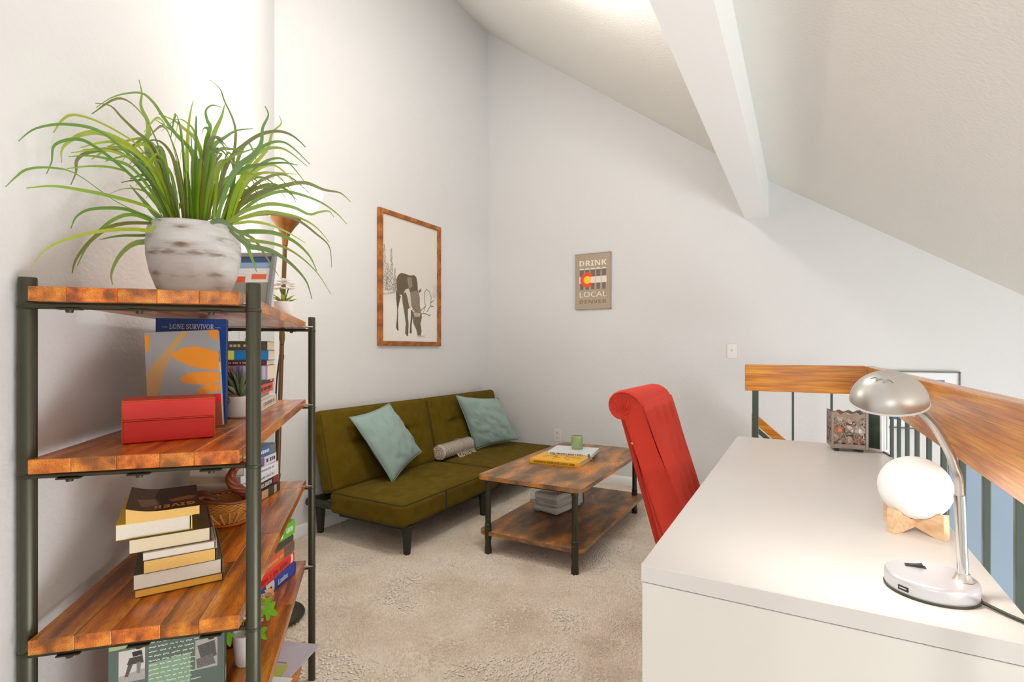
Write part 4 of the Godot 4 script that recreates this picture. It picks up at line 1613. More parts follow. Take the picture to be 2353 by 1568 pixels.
func coffee_table() -> void:
	var t := thing("coffee_table", "two-tier coffee table of rust-brown wood on black pipe legs, in front of the sofa", "coffee table", Vector3(3.165, 0, -1.345))
	var st := mb()
	prism(st, rounded(1.265, 0.66, 0.045), 0.443, 0.467, Transform3D(FLAT, Vector3.ZERO))
	obj("table_top", st, M.rustic, t)
	st = mb()
	prism(st, rounded(1.245, 0.66, 0.045), 0.112, 0.135, Transform3D(FLAT, Vector3(0.015, 0, -0.005)))
	var low: StandardMaterial3D = M.rustic.duplicate()
	low.uv1_offset = Vector3(0.4, 0.1, 0.7)
	obj("lower_shelf", st, low, t)
	st = mb()
	for s in [-1, 1]:
		box(st, Vector3(0, 0.435, s * 0.285), Vector3(1.16, 0.016, 0.018), 0.001)
		box(st, Vector3(s * 0.59, 0.435, 0), Vector3(0.018, 0.016, 0.56), 0.001)
	obj("apron_frame", st, M.iron_dark, t)
	for p in [[2.573, -1.618], [2.563, -1.062], [3.74, -1.078], [3.745, -1.63]]:
		st = mb()
		var r := 0.0165
		lathe(st, [Vector2(0, 0), Vector2(0.020, 0), Vector2(0.0215, 0.004), Vector2(0.0205, 0.022), Vector2(0.0215, 0.026), Vector2(0.0205, 0.032), Vector2(0.018, 0.05), Vector2(0.0172, 0.075), Vector2(0.0195, 0.09), Vector2(0.0205, 0.098), Vector2(0.0205, 0.111), Vector2(0.0205, 0.136), Vector2(0.0205, 0.152), Vector2(0.019, 0.154), Vector2(0.019, 0.166), Vector2(0.020, 0.168), Vector2(0.020, 0.176), Vector2(r, 0.180), Vector2(r, 0.42), Vector2(0.019, 0.422), Vector2(0.019, 0.4425), Vector2(0, 0.4425)], 24)
		obj("leg", st, M.iron_dark, t, Vector3(p[0] - 3.165, 0, p[1] + 1.345))
	var y := book("thick yellow hardback of records lying on the coffee table, under the white book", Transform3D(Basis(Vector3.UP, deg_to_rad(183.0)), Vector3(3.128, 0.4673, -1.39)), 0.285, 0.029, 0.335, c8(244, 182, 26), "page_white", "", Color(-1, 0, 0), true)
	spine_text(y, "GUINNESS WORLD RECORDS 2008", 0.285, 0.029, 0.0, 0.28, 0.014, c8(92, 66, 10), true)
	st = mb()
	for i in 7:
		var a := i * 0.9
		tube(st, spline([Vector3(0.03 * cos(a), 0.0292, 0.03 * sin(a)), Vector3(0.07 * cos(a + 0.3), 0.0292, 0.09 * sin(a + 0.3)), Vector3(0.11 * cos(a + 0.2), 0.0292, 0.13 * sin(a + 0.2))], 4), 0.0025, 4)
	obj("cover_print", st, cover_mat(c8(150, 122, 60)), y)
	var w := book("white hardback lying across the yellow book on the coffee table", Transform3D(Basis(Vector3.UP, deg_to_rad(189.0)), Vector3(3.292, 0.4967, -1.372)), 0.235, 0.021, 0.305, c8(226, 228, 230), "page_white", "", Color(-1, 0, 0), true)
	marks(w, 0.235, 0.021, -0.10, 0.13, 0.0095, c8(70, 70, 72), true)
	band(w, 0.235, 0.021, -0.135, -0.122, c8(96, 92, 88), true)
	# candle
	var c := thing("candle", "green glass candle jar standing on the white book", "candle", Vector3(3.325, 0.5178, -1.362))
	st = mb()
	lathe(st, [Vector2(0, 0), Vector2(0.036, 0), Vector2(0.0385, 0.004), Vector2(0.041, 0.088), Vector2(0.0385, 0.088), Vector2(0.036, 0.008), Vector2(0, 0.008)], 36)
	var gm := mat(Color(0.56, 0.68, 0.46, 0.5), 0.05)
	gm.transparency = BaseMaterial3D.TRANSPARENCY_ALPHA
	obj("jar", st, mat(c8(152, 174, 124), 0.12), c)
	st = mb()
	lathe(st, [Vector2(0.0385, 0.0882), Vector2(0.0412, 0.0882), Vector2(0.0415, 0.0905), Vector2(0.038, 0.0905)], 36)
	obj("rim", st, mat(c8(206, 220, 198), 0.1), c)
	st = mb()
	lathe(st, [Vector2(0, 0.01), Vector2(0.0355, 0.01), Vector2(0.0378, 0.066), Vector2(0, 0.067)], 32)
	obj("wax", st, mat(c8(236, 232, 214), 0.5), c)
	st = mb()
	tube(st, [Vector3(0, 0.066, 0), Vector3(0.001, 0.078, 0)], 0.0009, 6)
	obj("wick", st, M.black, c)
	# the packed blanket
	var b := thing("packed_blanket", "folded grey blanket in a clear zipped plastic bag on the coffee table's lower shelf", "blanket", Vector3(3.165, 0.137, -1.44), -9.0)
	var nz := FastNoiseLite.new()
	nz.seed = 12
	nz.frequency = 9.0
	st = mb()
	for i in 3:
		soft(st, Vector3(0.005, 0.024 + 0.041 * i, 0), Vector3(0.31 - 0.008 * i, 0.043, 0.20 - 0.006 * i), 0.021, 14, func(v: Vector3) -> Vector3: return v + Vector3.ONE * nz.get_noise_3d(v.x * 2, v.y * 2 + i, v.z * 2) * 0.006)
	obj("folded_blanket", st, grain(mat(c8(250, 247, 240), 1.0), noise_tex(128, 0.15, 3, [c8(205, 204, 202), c8(255, 255, 255)], [0.25, 0.8], 95), Vector3.ONE * 7), b)
	st = mb()
	soft(st, Vector3(0, 0.071, 0), Vector3(0.335, 0.139, 0.218), 0.022, 30, func(v: Vector3) -> Vector3: return v + Vector3(1, 0.5, 1) * nz.get_noise_3d(v.x, v.y, v.z) * 0.012 + (Vector3(0, -0.02 * clampf((-0.12 - v.x) / 0.05, 0, 1) * signf(v.y), 0)))
	var pl := mat(Color(0.9, 0.93, 0.94, 0.16), 0.12)
	pl.transparency = BaseMaterial3D.TRANSPARENCY_ALPHA
	obj("clear_bag", st, pl, b)
	st = mb()
	welt(st, Vector2(0.208, 0.128), 0.02, Transform3D(Basis(Vector3(0, 0, 1), Vector3(0, 1, 0), Vector3(-1, 0, 0)), Vector3(0.166, 0.071, 0)))
	tube(st, [Vector3(-0.15, 0.142, 0.10), Vector3(0.16, 0.143, 0.102)], 0.003, 6)
	obj("trim_tape", st, mat(c8(96, 100, 100), 0.5), b)
	st = mb()
	box(st, Vector3(0.09, 0.07, 0.1115), Vector3(0.10, 0.075, 0.002), 0.0)
	obj("paper_insert", st, mat(c8(214, 216, 218), 0.5), b)


func chair() -> void:
	var t := thing("upholstered_chair", "red velvet dining chair with a rolled, button-tufted back, pushed in at the white desk", "chair", Vector3(2.1, 0, -0.25))
	# the back's side outline (z, y), from the front of the seat over the roll and down the back
	var prof := []
	for i in 17:
		var f := i / 16.0
		prof.append(Vector2(lerpf(-0.305, -0.512, f), lerpf(0.46, 1.005, f)))
	for i in range(1, 18):
		var a := deg_to_rad(-14.0 + 262.0 * i / 17.0)
		var c := Vector2(-0.592, 0.997)
		var rx := 0.078 if i < 6 else 0.056
		prof.append(c + Vector2(cos(a) * lerpf(0.08, 0.054, clampf(i / 8.0, 0, 1)), sin(a) * 0.053))
	prof.append(Vector2(-0.578, 0.944))
	for i in range(1, 9):
		var f := i / 8.0
		prof.append(Vector2(lerpf(-0.578, -0.415, f), lerpf(0.935, 0.40, f)))
	prof.append(Vector2(-0.32, 0.40))
	var mid := Vector2.ZERO
	for p in prof:
		mid += p / prof.size()
	var right := func(y: float) -> float: return 2.365 - 0.30 * (1.02 - y)
	var ks := 34
	var g := []
	for i in ks + 1:
		var f := i / float(ks)
		if i == 0:
			f = 0.0
		var inset := 0.0
		if i == 0 or i == ks:
			inset = 0.014
		elif i == 1 or i == ks - 1:
			inset = 0.004
		var row := []
		for q in prof:
			var p: Vector2 = q + (mid - q).normalized() * inset * (0.6 if q.y < 0.9 else 0.5)
			var x0 := 1.88
			var x1: float = right.call(q.y)
			var x := lerpf(x0, x1, f)
			if i == 1:
				x = x0 + 0.006
			elif i == ks - 1:
				x = x1 - 0.006
			var v := Vector3(x, p.y, p.x)
			# buttons and the folds that run to them, on the front only
			if q.x > -0.52 and q.y < 1.03 and q.y > 0.47:
				var d := 0.0
				for r in 4:
					for b in 3:
						var bx := lerpf(x0, x1, 0.25 + 0.25 * b) + (0.055 if r % 2 else 0.0)
						var by := 0.93 - 0.13 * r
						d += 0.016 * exp(-(pow((x - bx) / 0.022, 2) + pow((q.y - by) / 0.022, 2)))
						d += 0.006 * exp(-pow((x - bx) / 0.009, 2)) * exp(-pow((q.y - by) / 0.10, 2))
				v += Vector3(0, 0.35, 0.93) * (-d + 0.010 * (1.0 - pow(2 * f - 1, 4))) * smoothstep(1.03, 0.96, q.y) * smoothstep(0.46, 0.52, q.y)
			row.append(v - Vector3(2.1, 0, -0.25))
		g.append(row)
	var st := mb()
	st.set_smooth_group(1)
	for i in ks:
		for j in prof.size():
			var j2 := (j + 1) % prof.size()
			quad(st, g[i][j], g[i][j2], g[i + 1][j2], g[i + 1][j])
	var flat := PackedVector2Array(prof)
	var idx := Geometry2D.triangulate_polygon(flat)
	for e in [0, ks]:
		st.set_smooth_group(1)
		for i in range(0, idx.size(), 3):
			var a: Vector3 = g[e][idx[i]]
			var b: Vector3 = g[e][idx[i + 1]]
			var c: Vector3 = g[e][idx[i + 2]]
			var nx := (b - a).cross(c - a).x
			if (nx > 0.0) == (e == 0):
				tri(st, a, c, b)
			else:
				tri(st, a, b, c)
	obj("backrest", st, M.red_velvet, t)
	# back panel, gathers on the end of the roll, welt and a nail head
	st = mb()
	var panel := PackedVector2Array([Vector2(-0.596, 0.946), Vector2(-0.578, 0.946), Vector2(-0.400, 0.38), Vector2(-0.432, 0.38)])
	prism(st, panel, 1.884, 2.25, Transform3D(Basis(Vector3(0, 0, 1), Vector3(0, 1, 0), Vector3(-1, 0, 0)), Vector3(4.134 - 2.1, 0, 0.25)))
	obj("back_panel", st, M.red_back, t)
	for i in 7:
		var a := deg_to_rad(-20.0 + 32.0 * i)
		var s := Vector3(1.8795, 0.958, -0.580)
		var e := Vector3(1.8815, 0.996 + 0.040 * sin(a), -0.592 + 0.043 * cos(a))
		st = mb()
		tube(st, [s - Vector3(2.1, 0, -0.25), s.lerp(e, 0.5) + Vector3(-0.002, 0, 0) - Vector3(2.1, 0, -0.25), e - Vector3(2.1, 0, -0.25)], [0.0012, 0.0032, 0.0012], 8)
		obj("gather", st, M.red_velvet, t)
	st = mb()
	tube(st, [Vector3(-0.221, 0.955, -0.331), Vector3(-0.221, 0.70, -0.242), Vector3(-0.221, 0.43, -0.147)], 0.0036, 8)
	obj("welt", st, M.red_velvet, t)
	st = mb()
	lathe(st, [Vector2(0.0055, 0), Vector2(0.0045, 0.002), Vector2(0.002, 0.0035), Vector2(0, 0.004)], 12, Transform3D(Basis(Vector3(0, 1, 0), Vector3(-1, 0, 0), Vector3(0, 0, 1)), Vector3(-0.222, 0.855, -0.300)))
	obj("nail_head", st, mat(c8(232, 170, 110), 0.3, 0.8), t)
	st = mb()
	soft(st, Vector3(-0.02, 0.405, 0.10), Vector3(0.42, 0.13, 0.46), 0.04, 18, func(v: Vector3) -> Vector3: return v + Vector3(0, 0.015 * (1 - pow(v.x / 0.22, 2)) * (1.0 if v.y > 0 else 0.0), 0))
	obj("seat", st, M.red_velvet, t)
	for p in [[-0.19, -0.09, 0.02], [0.14, -0.09, 0.02], [-0.19, 0.29, 0.0], [0.14, 0.29, 0.0]]:
		st = mb()
		tube(st, [Vector3(p[0], 0.0, p[1] - p[2]), Vector3(p[0], 0.36, p[1])], [0.014, 0.022], 4)
		obj("leg", st, mat(c8(60, 36, 22), 0.4), t)


func desk() -> void:
	var t := thing("desk", "long white desk with a plain end panel, beside the orange stair rail", "desk", Vector3(1.869, 0, 0.015))
	var st := mb()
	box(st, Vector3(0, 0.763, 0), Vector3(1.732, 0.034, 0.585), 0.002)
	obj("desk_top", st, M.white_top, t)
	for s in [-1, 1]:
		st = mb()
		box(st, Vector3(s * 0.849, 0.3725, 0), Vector3(0.03, 0.744, 0.580), 0.001)
		obj("end_panel", st, M.white, t)
	st = mb()
	box(st, Vector3(0, 0.56, 0.27), Vector3(1.66, 0.36, 0.016), 0.001)
	obj("back_panel", st, M.white, t)


func desk_things() -> void:
	var st: SurfaceTool
	# ---------------------------------------------------------------- desk lamp
	var t := thing("desk_lamp", "silver gooseneck desk lamp with a dome shade, at the near end of the desk", "desk lamp", Vector3(1.143, 0.7803, 0.195))
	st = mb()
	lathe(st, [Vector2(0, 0), Vector2(0.064, 0), Vector2(0.0655, 0.002), Vector2(0.0665, 0.022), Vector2(0.0655, 0.0265), Vector2(0.063, 0.029), Vector2(0.03, 0.0305), Vector2(0, 0.031)], 56)
	obj("base", st, M.silver_light, t)
	st = mb()
	lathe(st, [Vector2(0, -0.0006), Vector2(0.0645, -0.0006), Vector2(0.0672, 0.0), Vector2(0.0672, 0.0035), Vector2(0.0645, 0.0035)], 56)
	obj("base_ring", st, M.iron, t)
	st = mb()
	box(st, Vector3(0.021, 0.0312, -0.018), Vector3(0.012, 0.002, 0.030), 0.0006)
	var sw := obj("switch", st, M.black, t)
	st = mb()
	prism(st, PackedVector2Array([Vector2(-0.010, 0.0), Vector2(0.010, 0.0), Vector2(0.010, 0.001), Vector2(0.0, 0.0022), Vector2(-0.010, 0.0048)]), -0.0045, 0.0045, Transform3D(Basis(Vector3(0, 0, -1), Vector3(0, 1, 0), Vector3(1, 0, 0)), Vector3(0.021, 0.032, -0.018)))
	obj("rocker", st, mat(c8(40, 40, 42), 0.3), sw)
	st = mb()
	var ua := deg_to_rad(-137.0)
	var un := Vector3(cos(ua), 0, sin(ua))
	var port := Transform3D(Basis(Vector3(-un.z, 0, un.x) * -1.0, Vector3.UP, un), un * 0.0664 + Vector3(0, 0.0125, 0)).orthonormalized()
	box(st, Vector3.ZERO, Vector3(0.0165, 0.0075, 0.0012), 0.0, port)
	var up := obj("usb_port", st, M.black, t)
	st = mb()
	box(st, Vector3(0, 0.0005, 0.0006), Vector3(0.012, 0.0022, 0.0008), 0.0, port)
	obj("tongue", st, M.silver, up)
	st = mb()
	lathe(st, [Vector2(0.015, 0.0302), Vector2(0.0125, 0.033), Vector2(0.0095, 0.042), Vector2(0, 0.042)], 28, Transform3D(Basis(), Vector3(-0.008, 0, 0.042)))
	obj("stem_collar", st, M.silver, t)
	st = mb()
	tube(st, [Vector3(-0.008, 0.031, 0.042), Vector3(-0.014, 0.175, 0.036)], 0.0078, 24)
	obj("stem", st, M.chrome, t)
	var neck := spline([Vector3(-0.014, 0.174, 0.036), Vector3(-0.016, 0.205, 0.034), Vector3(-0.024, 0.224, 0.0275), Vector3(-0.037, 0.250, 0.018), Vector3(-0.060, 0.291, -0.003), Vector3(-0.080, 0.316, -0.023), Vector3(-0.094, 0.3255, -0.036)], 26)
	var rr := []
	for i in neck.size():
		rr.append(0.0068 if i % 2 else 0.0058)
	st = mb()
	tube(st, neck, rr, 18)
	obj("gooseneck", st, M.silver, t)
	var centre := Vector3(-0.082, 0.3345, -0.070)
	var axis := Vector3(-0.34, 0.94, -0.02).normalized()
	var xx := axis.cross(Vector3.BACK).normalized()
	var dome := Transform3D(Basis(xx, axis, xx.cross(axis)), centre)
	st = mb()
	var prof := []
	for i in 13:
		var a := deg_to_rad(90.0 * i / 12.0)
		prof.append(Vector2(0.055 * cos(a), 0.052 * sin(a)))
	prof[12] = Vector2(0, 0.052)
	for i in 13:
		var a := deg_to_rad(90.0 - 90.0 * i / 12.0)
		prof.append(Vector2(0.0528 * cos(a), 0.0498 * sin(a)))
	prof[13] = Vector2(0, 0.0498)
	lathe(st, prof, 56, dome)
	obj("shade", st, M.silver, t)
	st = mb()
	lathe(st, [Vector2(0.0524, -0.0013), Vector2(0.0556, -0.0013), Vector2(0.0562, 0.0004), Vector2(0.0554, 0.002), Vector2(0.0524, 0.0012)], 56, dome)
	obj("shade_rim", st, M.white_matt, t)
	for k in 3:   # the slots in the crown
		st = mb()
		var p := []
		for i in 9:
			var az := deg_to_rad(200.0 + 24.0 * k + i * 3.5)
			var el := deg_to_rad(60.0 + 7.0 * sin(i / 8.0 * PI))
			p.append(dome * Vector3(0.0553 * cos(el) * sin(az), 0.0523 * sin(el), 0.0553 * cos(el) * cos(az)))
		tube(st, p, 0.0008, 6)
		obj("vent_slot", st, mat(c8(168, 164, 158), 0.4, 0.6), t)
	st = mb()
	var jd: Vector3 = (centre - neck[neck.size() - 1]).normalized()
	tube(st, [neck[neck.size() - 1] - jd * 0.004, neck[neck.size() - 1] + jd * 0.008], [0.0135, 0.0125], 24)
	obj("joint_cap", st, M.silver, t)
	st = mb()
	lathe(st, [Vector2(0, 0.006), Vector2(0.012, 0.010), Vector2(0.02, 0.024), Vector2(0.014, 0.04), Vector2(0, 0.046)], 24, dome)
	var bm := mat(c8(255, 250, 240), 0.4)
	bm.emission_enabled = true
	bm.emission = Color(1, 0.97, 0.92)
	bm.emission_energy_multiplier = 4.0
	obj("bulb", st, bm, t)
	var l := SpotLight3D.new()
	l.name = "desk_lamp_light"
	l.transform = Transform3D(Basis(), centre - axis * 0.004).looking_at(centre - axis * 1.0, Vector3.RIGHT)
	l.light_color = Color(1.0, 0.97, 0.93)
	l.light_energy = 0.17
	l.spot_angle = 66.0
	l.spot_angle_attenuation = 0.8
	l.spot_range = 4.0
	l.spot_attenuation = 2.0
	l.light_size = 0.03
	l.shadow_enabled = true
	t.add_child(l)
	st = mb()
	tube(st, spline([Vector3(-0.03, 0.006, 0.062), Vector3(-0.055, 0.004, 0.085), Vector3(-0.075, 0.0035, 0.105), Vector3(-0.085, 0.003, 0.112)], 6), 0.003, 8)
	obj("cord", st, mat(c8(52, 62, 40), 0.5), t)
	# ---------------------------------------------------------------- moon lamp and its stand
	var m := thing("moon_lamp", "white moon globe lamp resting on a crossed wooden stand at the back of the desk", "lamp", Vector3(1.508, 0.8802, 0.228))
	var nz := FastNoiseLite.new()
	nz.seed = 3
	nz.frequency = 22.0
	nz.fractal_octaves = 4
	st = mb()
	st.set_smooth_group(1)
	var g := []
	for i in 49:
		var row := []
		for j in 97:
			var v := Vector3.UP.rotated(Vector3.RIGHT, PI * i / 48.0).rotated(Vector3.UP, TAU * (j % 96) / 96.0)
			row.append((v * (0.0715 + 0.0006 * nz.get_noise_3dv(v * 0.3))).snapped(Vector3.ONE * 1e-6))
		g.append(row)
	sheet(st, g)
	var gm := mat(c8(250, 249, 247), 0.8)
	gm.emission_enabled = true
	gm.emission = Color(1, 0.99, 0.97)
	gm.emission_energy_multiplier = 0.08
	obj("globe", st, gm, m)
	var ws := thing("lamp_stand", "pale wooden cross-shaped stand under the white moon globe", "lamp stand", Vector3(1.508, 0.7802, 0.228), 43.0)
	var wood := grain(mat(c8(255, 255, 255), 0.55), noise_tex(256, 0.02, 3, [c8(222, 180, 138), c8(234, 196, 156), c8(240, 206, 170)], [0.2, 0.5, 0.8], 99), Vector3(3, 12, 12))
	for k in 2:
		st = mb()
		var o := PackedVector2Array([Vector2(-0.072, 0), Vector2(-0.05, 0), Vector2(-0.004, 0.012), Vector2(0.004, 0.012), Vector2(0.05, 0), Vector2(0.072, 0), Vector2(0.070, 0.056), Vector2(0.054, 0.052), Vector2(0.042, 0.040), Vector2(0.02, 0.0300), Vector2(0, 0.0275), Vector2(-0.02, 0.0300), Vector2(-0.042, 0.040), Vector2(-0.054, 0.052), Vector2(-0.070, 0.056)])
		prism(st, o, -0.008, 0.008, Transform3D(Basis(Vector3.UP, deg_to_rad(90.0 * k)), Vector3.ZERO))
		obj("cross_board", st, wood, ws)
	# ---------------------------------------------------------------- salt lamp in its metal basket
	var s := thing("salt_lamp", "square metal scrollwork basket filled with pale salt chunks, at the far end of the desk", "lamp", Vector3(2.60, 0.7803, 0.163), 6.0)
	var metal := mat(c8(150, 136, 124), 0.5, 0.35)
	st = mb()
	for sx in [-1, 1]:
		for sz in [-1, 1]:
			box(st, Vector3(sx * 0.07, 0.088, sz * 0.07), Vector3(0.01, 0.152, 0.01), 0.001)
	box(st, Vector3(0, 0.0145, 0), Vector3(0.146, 0.005, 0.146), 0.001)
	obj("corner_frame", st, metal, s)
	for k in 4:
		st = mb()
		var q := Transform3D(Basis(Vector3.UP, k * PI / 2), Vector3.ZERO) * Transform3D(Basis(), Vector3(0, 0, 0.071))
		lattice(st, q)
		obj("scroll_panel", st, metal, s)
	for sx in [-1, 1]:
		for sz in [-1, 1]:
			st = mb()
			box(st, Vector3(sx * 0.05, 0.006, sz * 0.05), Vector3(0.018, 0.012, 0.018), 0.002)
			obj("foot", st, M.black, s)
	s.scale = Vector3(0.86, 1.0, 0.86)
	for i in 26:
		var layer := i / 9
		var c := Vector3((i % 3 - 1) * 0.042, 0.042 + 0.046 * layer, ((i / 3) % 3 - 1) * 0.042)
		st = mb()
		rock(st, c + Vector3(rng.randf_range(-0.006, 0.006), rng.randf_range(-0.004, 0.006), rng.randf_range(-0.006, 0.006)), 0.026)
		obj("salt_chunk", st, mat([c8(236, 214, 198), c8(240, 226, 216), c8(232, 150, 116), c8(226, 200, 184)][i % 7 % 4], 0.4), s)
	var pc := thing("power_cord", "thin dark power cord running from the salt lamp along the back edge of the desk", "cord", Vector3(2.66, 0.7803, 0.19))
	st = mb()
	tube(st, spline([Vector3(0.015, 0.004, 0.0), Vector3(-0.03, 0.0028, 0.06), Vector3(-0.07, 0.0028, 0.098), Vector3(-0.13, 0.0028, 0.108), Vector3(-0.16, 0.0028, 0.113)], 6), 0.0026, 8)
	obj("flex", st, M.black, pc)
	# ---------------------------------------------------------------- white hinged frame
	var f := thing("hinged_frame", "white hinged double frame with dark green panels standing beside the salt lamp", "picture frame", Vector3(2.583, 0.7803, 0.288))
	for k in 2:
		var w := 0.068 if k == 0 else 0.04
		var q := Transform3D(Basis(Vector3.UP, deg_to_rad(-128.0 if k == 0 else -25.0)), Vector3.ZERO) * Transform3D(Basis(), Vector3(-w / 2 if k == 0 else w / 2, 0.095, 0))
		st = mb()
		for e in [-1, 1]:
			box(st, Vector3(e * (w / 2 - 0.005), 0, 0), Vector3(0.010, 0.19, 0.014), 0.002, q)
			box(st, Vector3(0, e * 0.089, 0), Vector3(w - 0.02, 0.012, 0.014), 0.002, q)
		var leafp := obj("leaf_frame", st, M.white_matt, f)
		st = mb()
		box(st, Vector3(0, 0, -0.002), Vector3(w - 0.018, 0.168, 0.004), 0.0, q)
		obj("panel", st, mat(c8(70, 88, 76), 0.25), leafp)


func lattice(st: SurfaceTool, q: Transform3D) -> void:
	box(st, Vector3(0, 0.024, 0), Vector3(0.136, 0.014, 0.003), 0.0, q)
	# the wavy top strip
	var p := PackedVector2Array()
	for i in 25:
		var x := -0.07 + 0.14 * i / 24.0
		p.append(Vector2(x, 0.158 + 0.004 * sin(i * 0.9)))
	for i in 2:
		p.append(Vector2([0.07, -0.07][i], 0.142))
	prism(st, p, -0.0015, 0.0015, q)
	for s in [-1, 1]:
		for k in 2:
			tube(st, [q * Vector3(s * -0.066, 0.030 + 0.0 * k, 0), q * Vector3(s * 0.066, 0.140, 0)], 0.0032, 6)
			break
		tube(st, [q * Vector3(s * 0.066, 0.03, 0), q * Vector3(0, 0.085, 0)], 0.0032, 6)
		tube(st, [q * Vector3(s * 0.004, 0.03, 0), q * Vector3(s * 0.066, 0.085, 0), q * Vector3(s * 0.004, 0.142, 0)], 0.0026, 6)
		for h in [0.062, 0.108]:
			var sp := []
			for i in 26:
				var a := i * 0.42
				var r := 0.017 - 0.00058 * i
				sp.append(q * Vector3(s * 0.03 + cos(a) * r * s, h + sin(a) * r, 0.001))
			tube(st, sp, 0.0024, 6)
		# pierced corners
		for i in 5:
			for j in 4:
				if (i + j) % 2 == 0:
					box(st, Vector3(s * (0.012 + 0.013 * i), 0.034 + 0.006 * j, 0), Vector3(0.008, 0.004, 0.002), 0.0, q)
					box(st, Vector3(s * (0.012 + 0.013 * i), 0.138 - 0.006 * j, 0), Vector3(0.008, 0.004, 0.002), 0.0, q)
		for h in [0.05, 0.12]:
			for i in 3:
				box(st, Vector3(s * 0.058, h + 0.008 * (i - 1), 0), Vector3(0.012, 0.004, 0.002), 0.0, q)


func rock(st: SurfaceTool, c: Vector3, r: float) -> void:
	st.set_smooth_group(-1)
	var g := []
	for i in 6:
		var row := []
		for j in 8:
			var k := j % 7
			var v := Vector3.UP.rotated(Vector3.RIGHT, PI * i / 5.0).rotated(Vector3.UP, TAU * k / 7.0)
			var h := absf(sin(v.x * 7.1 + c.x * 91.0) * sin(v.y * 6.3 + c.y * 77.0) * sin(v.z * 5.7 + c.z * 83.0))
			row.append(c + v * r * (0.78 + 0.4 * h))
		g.append(row)
	sheet(st, g)


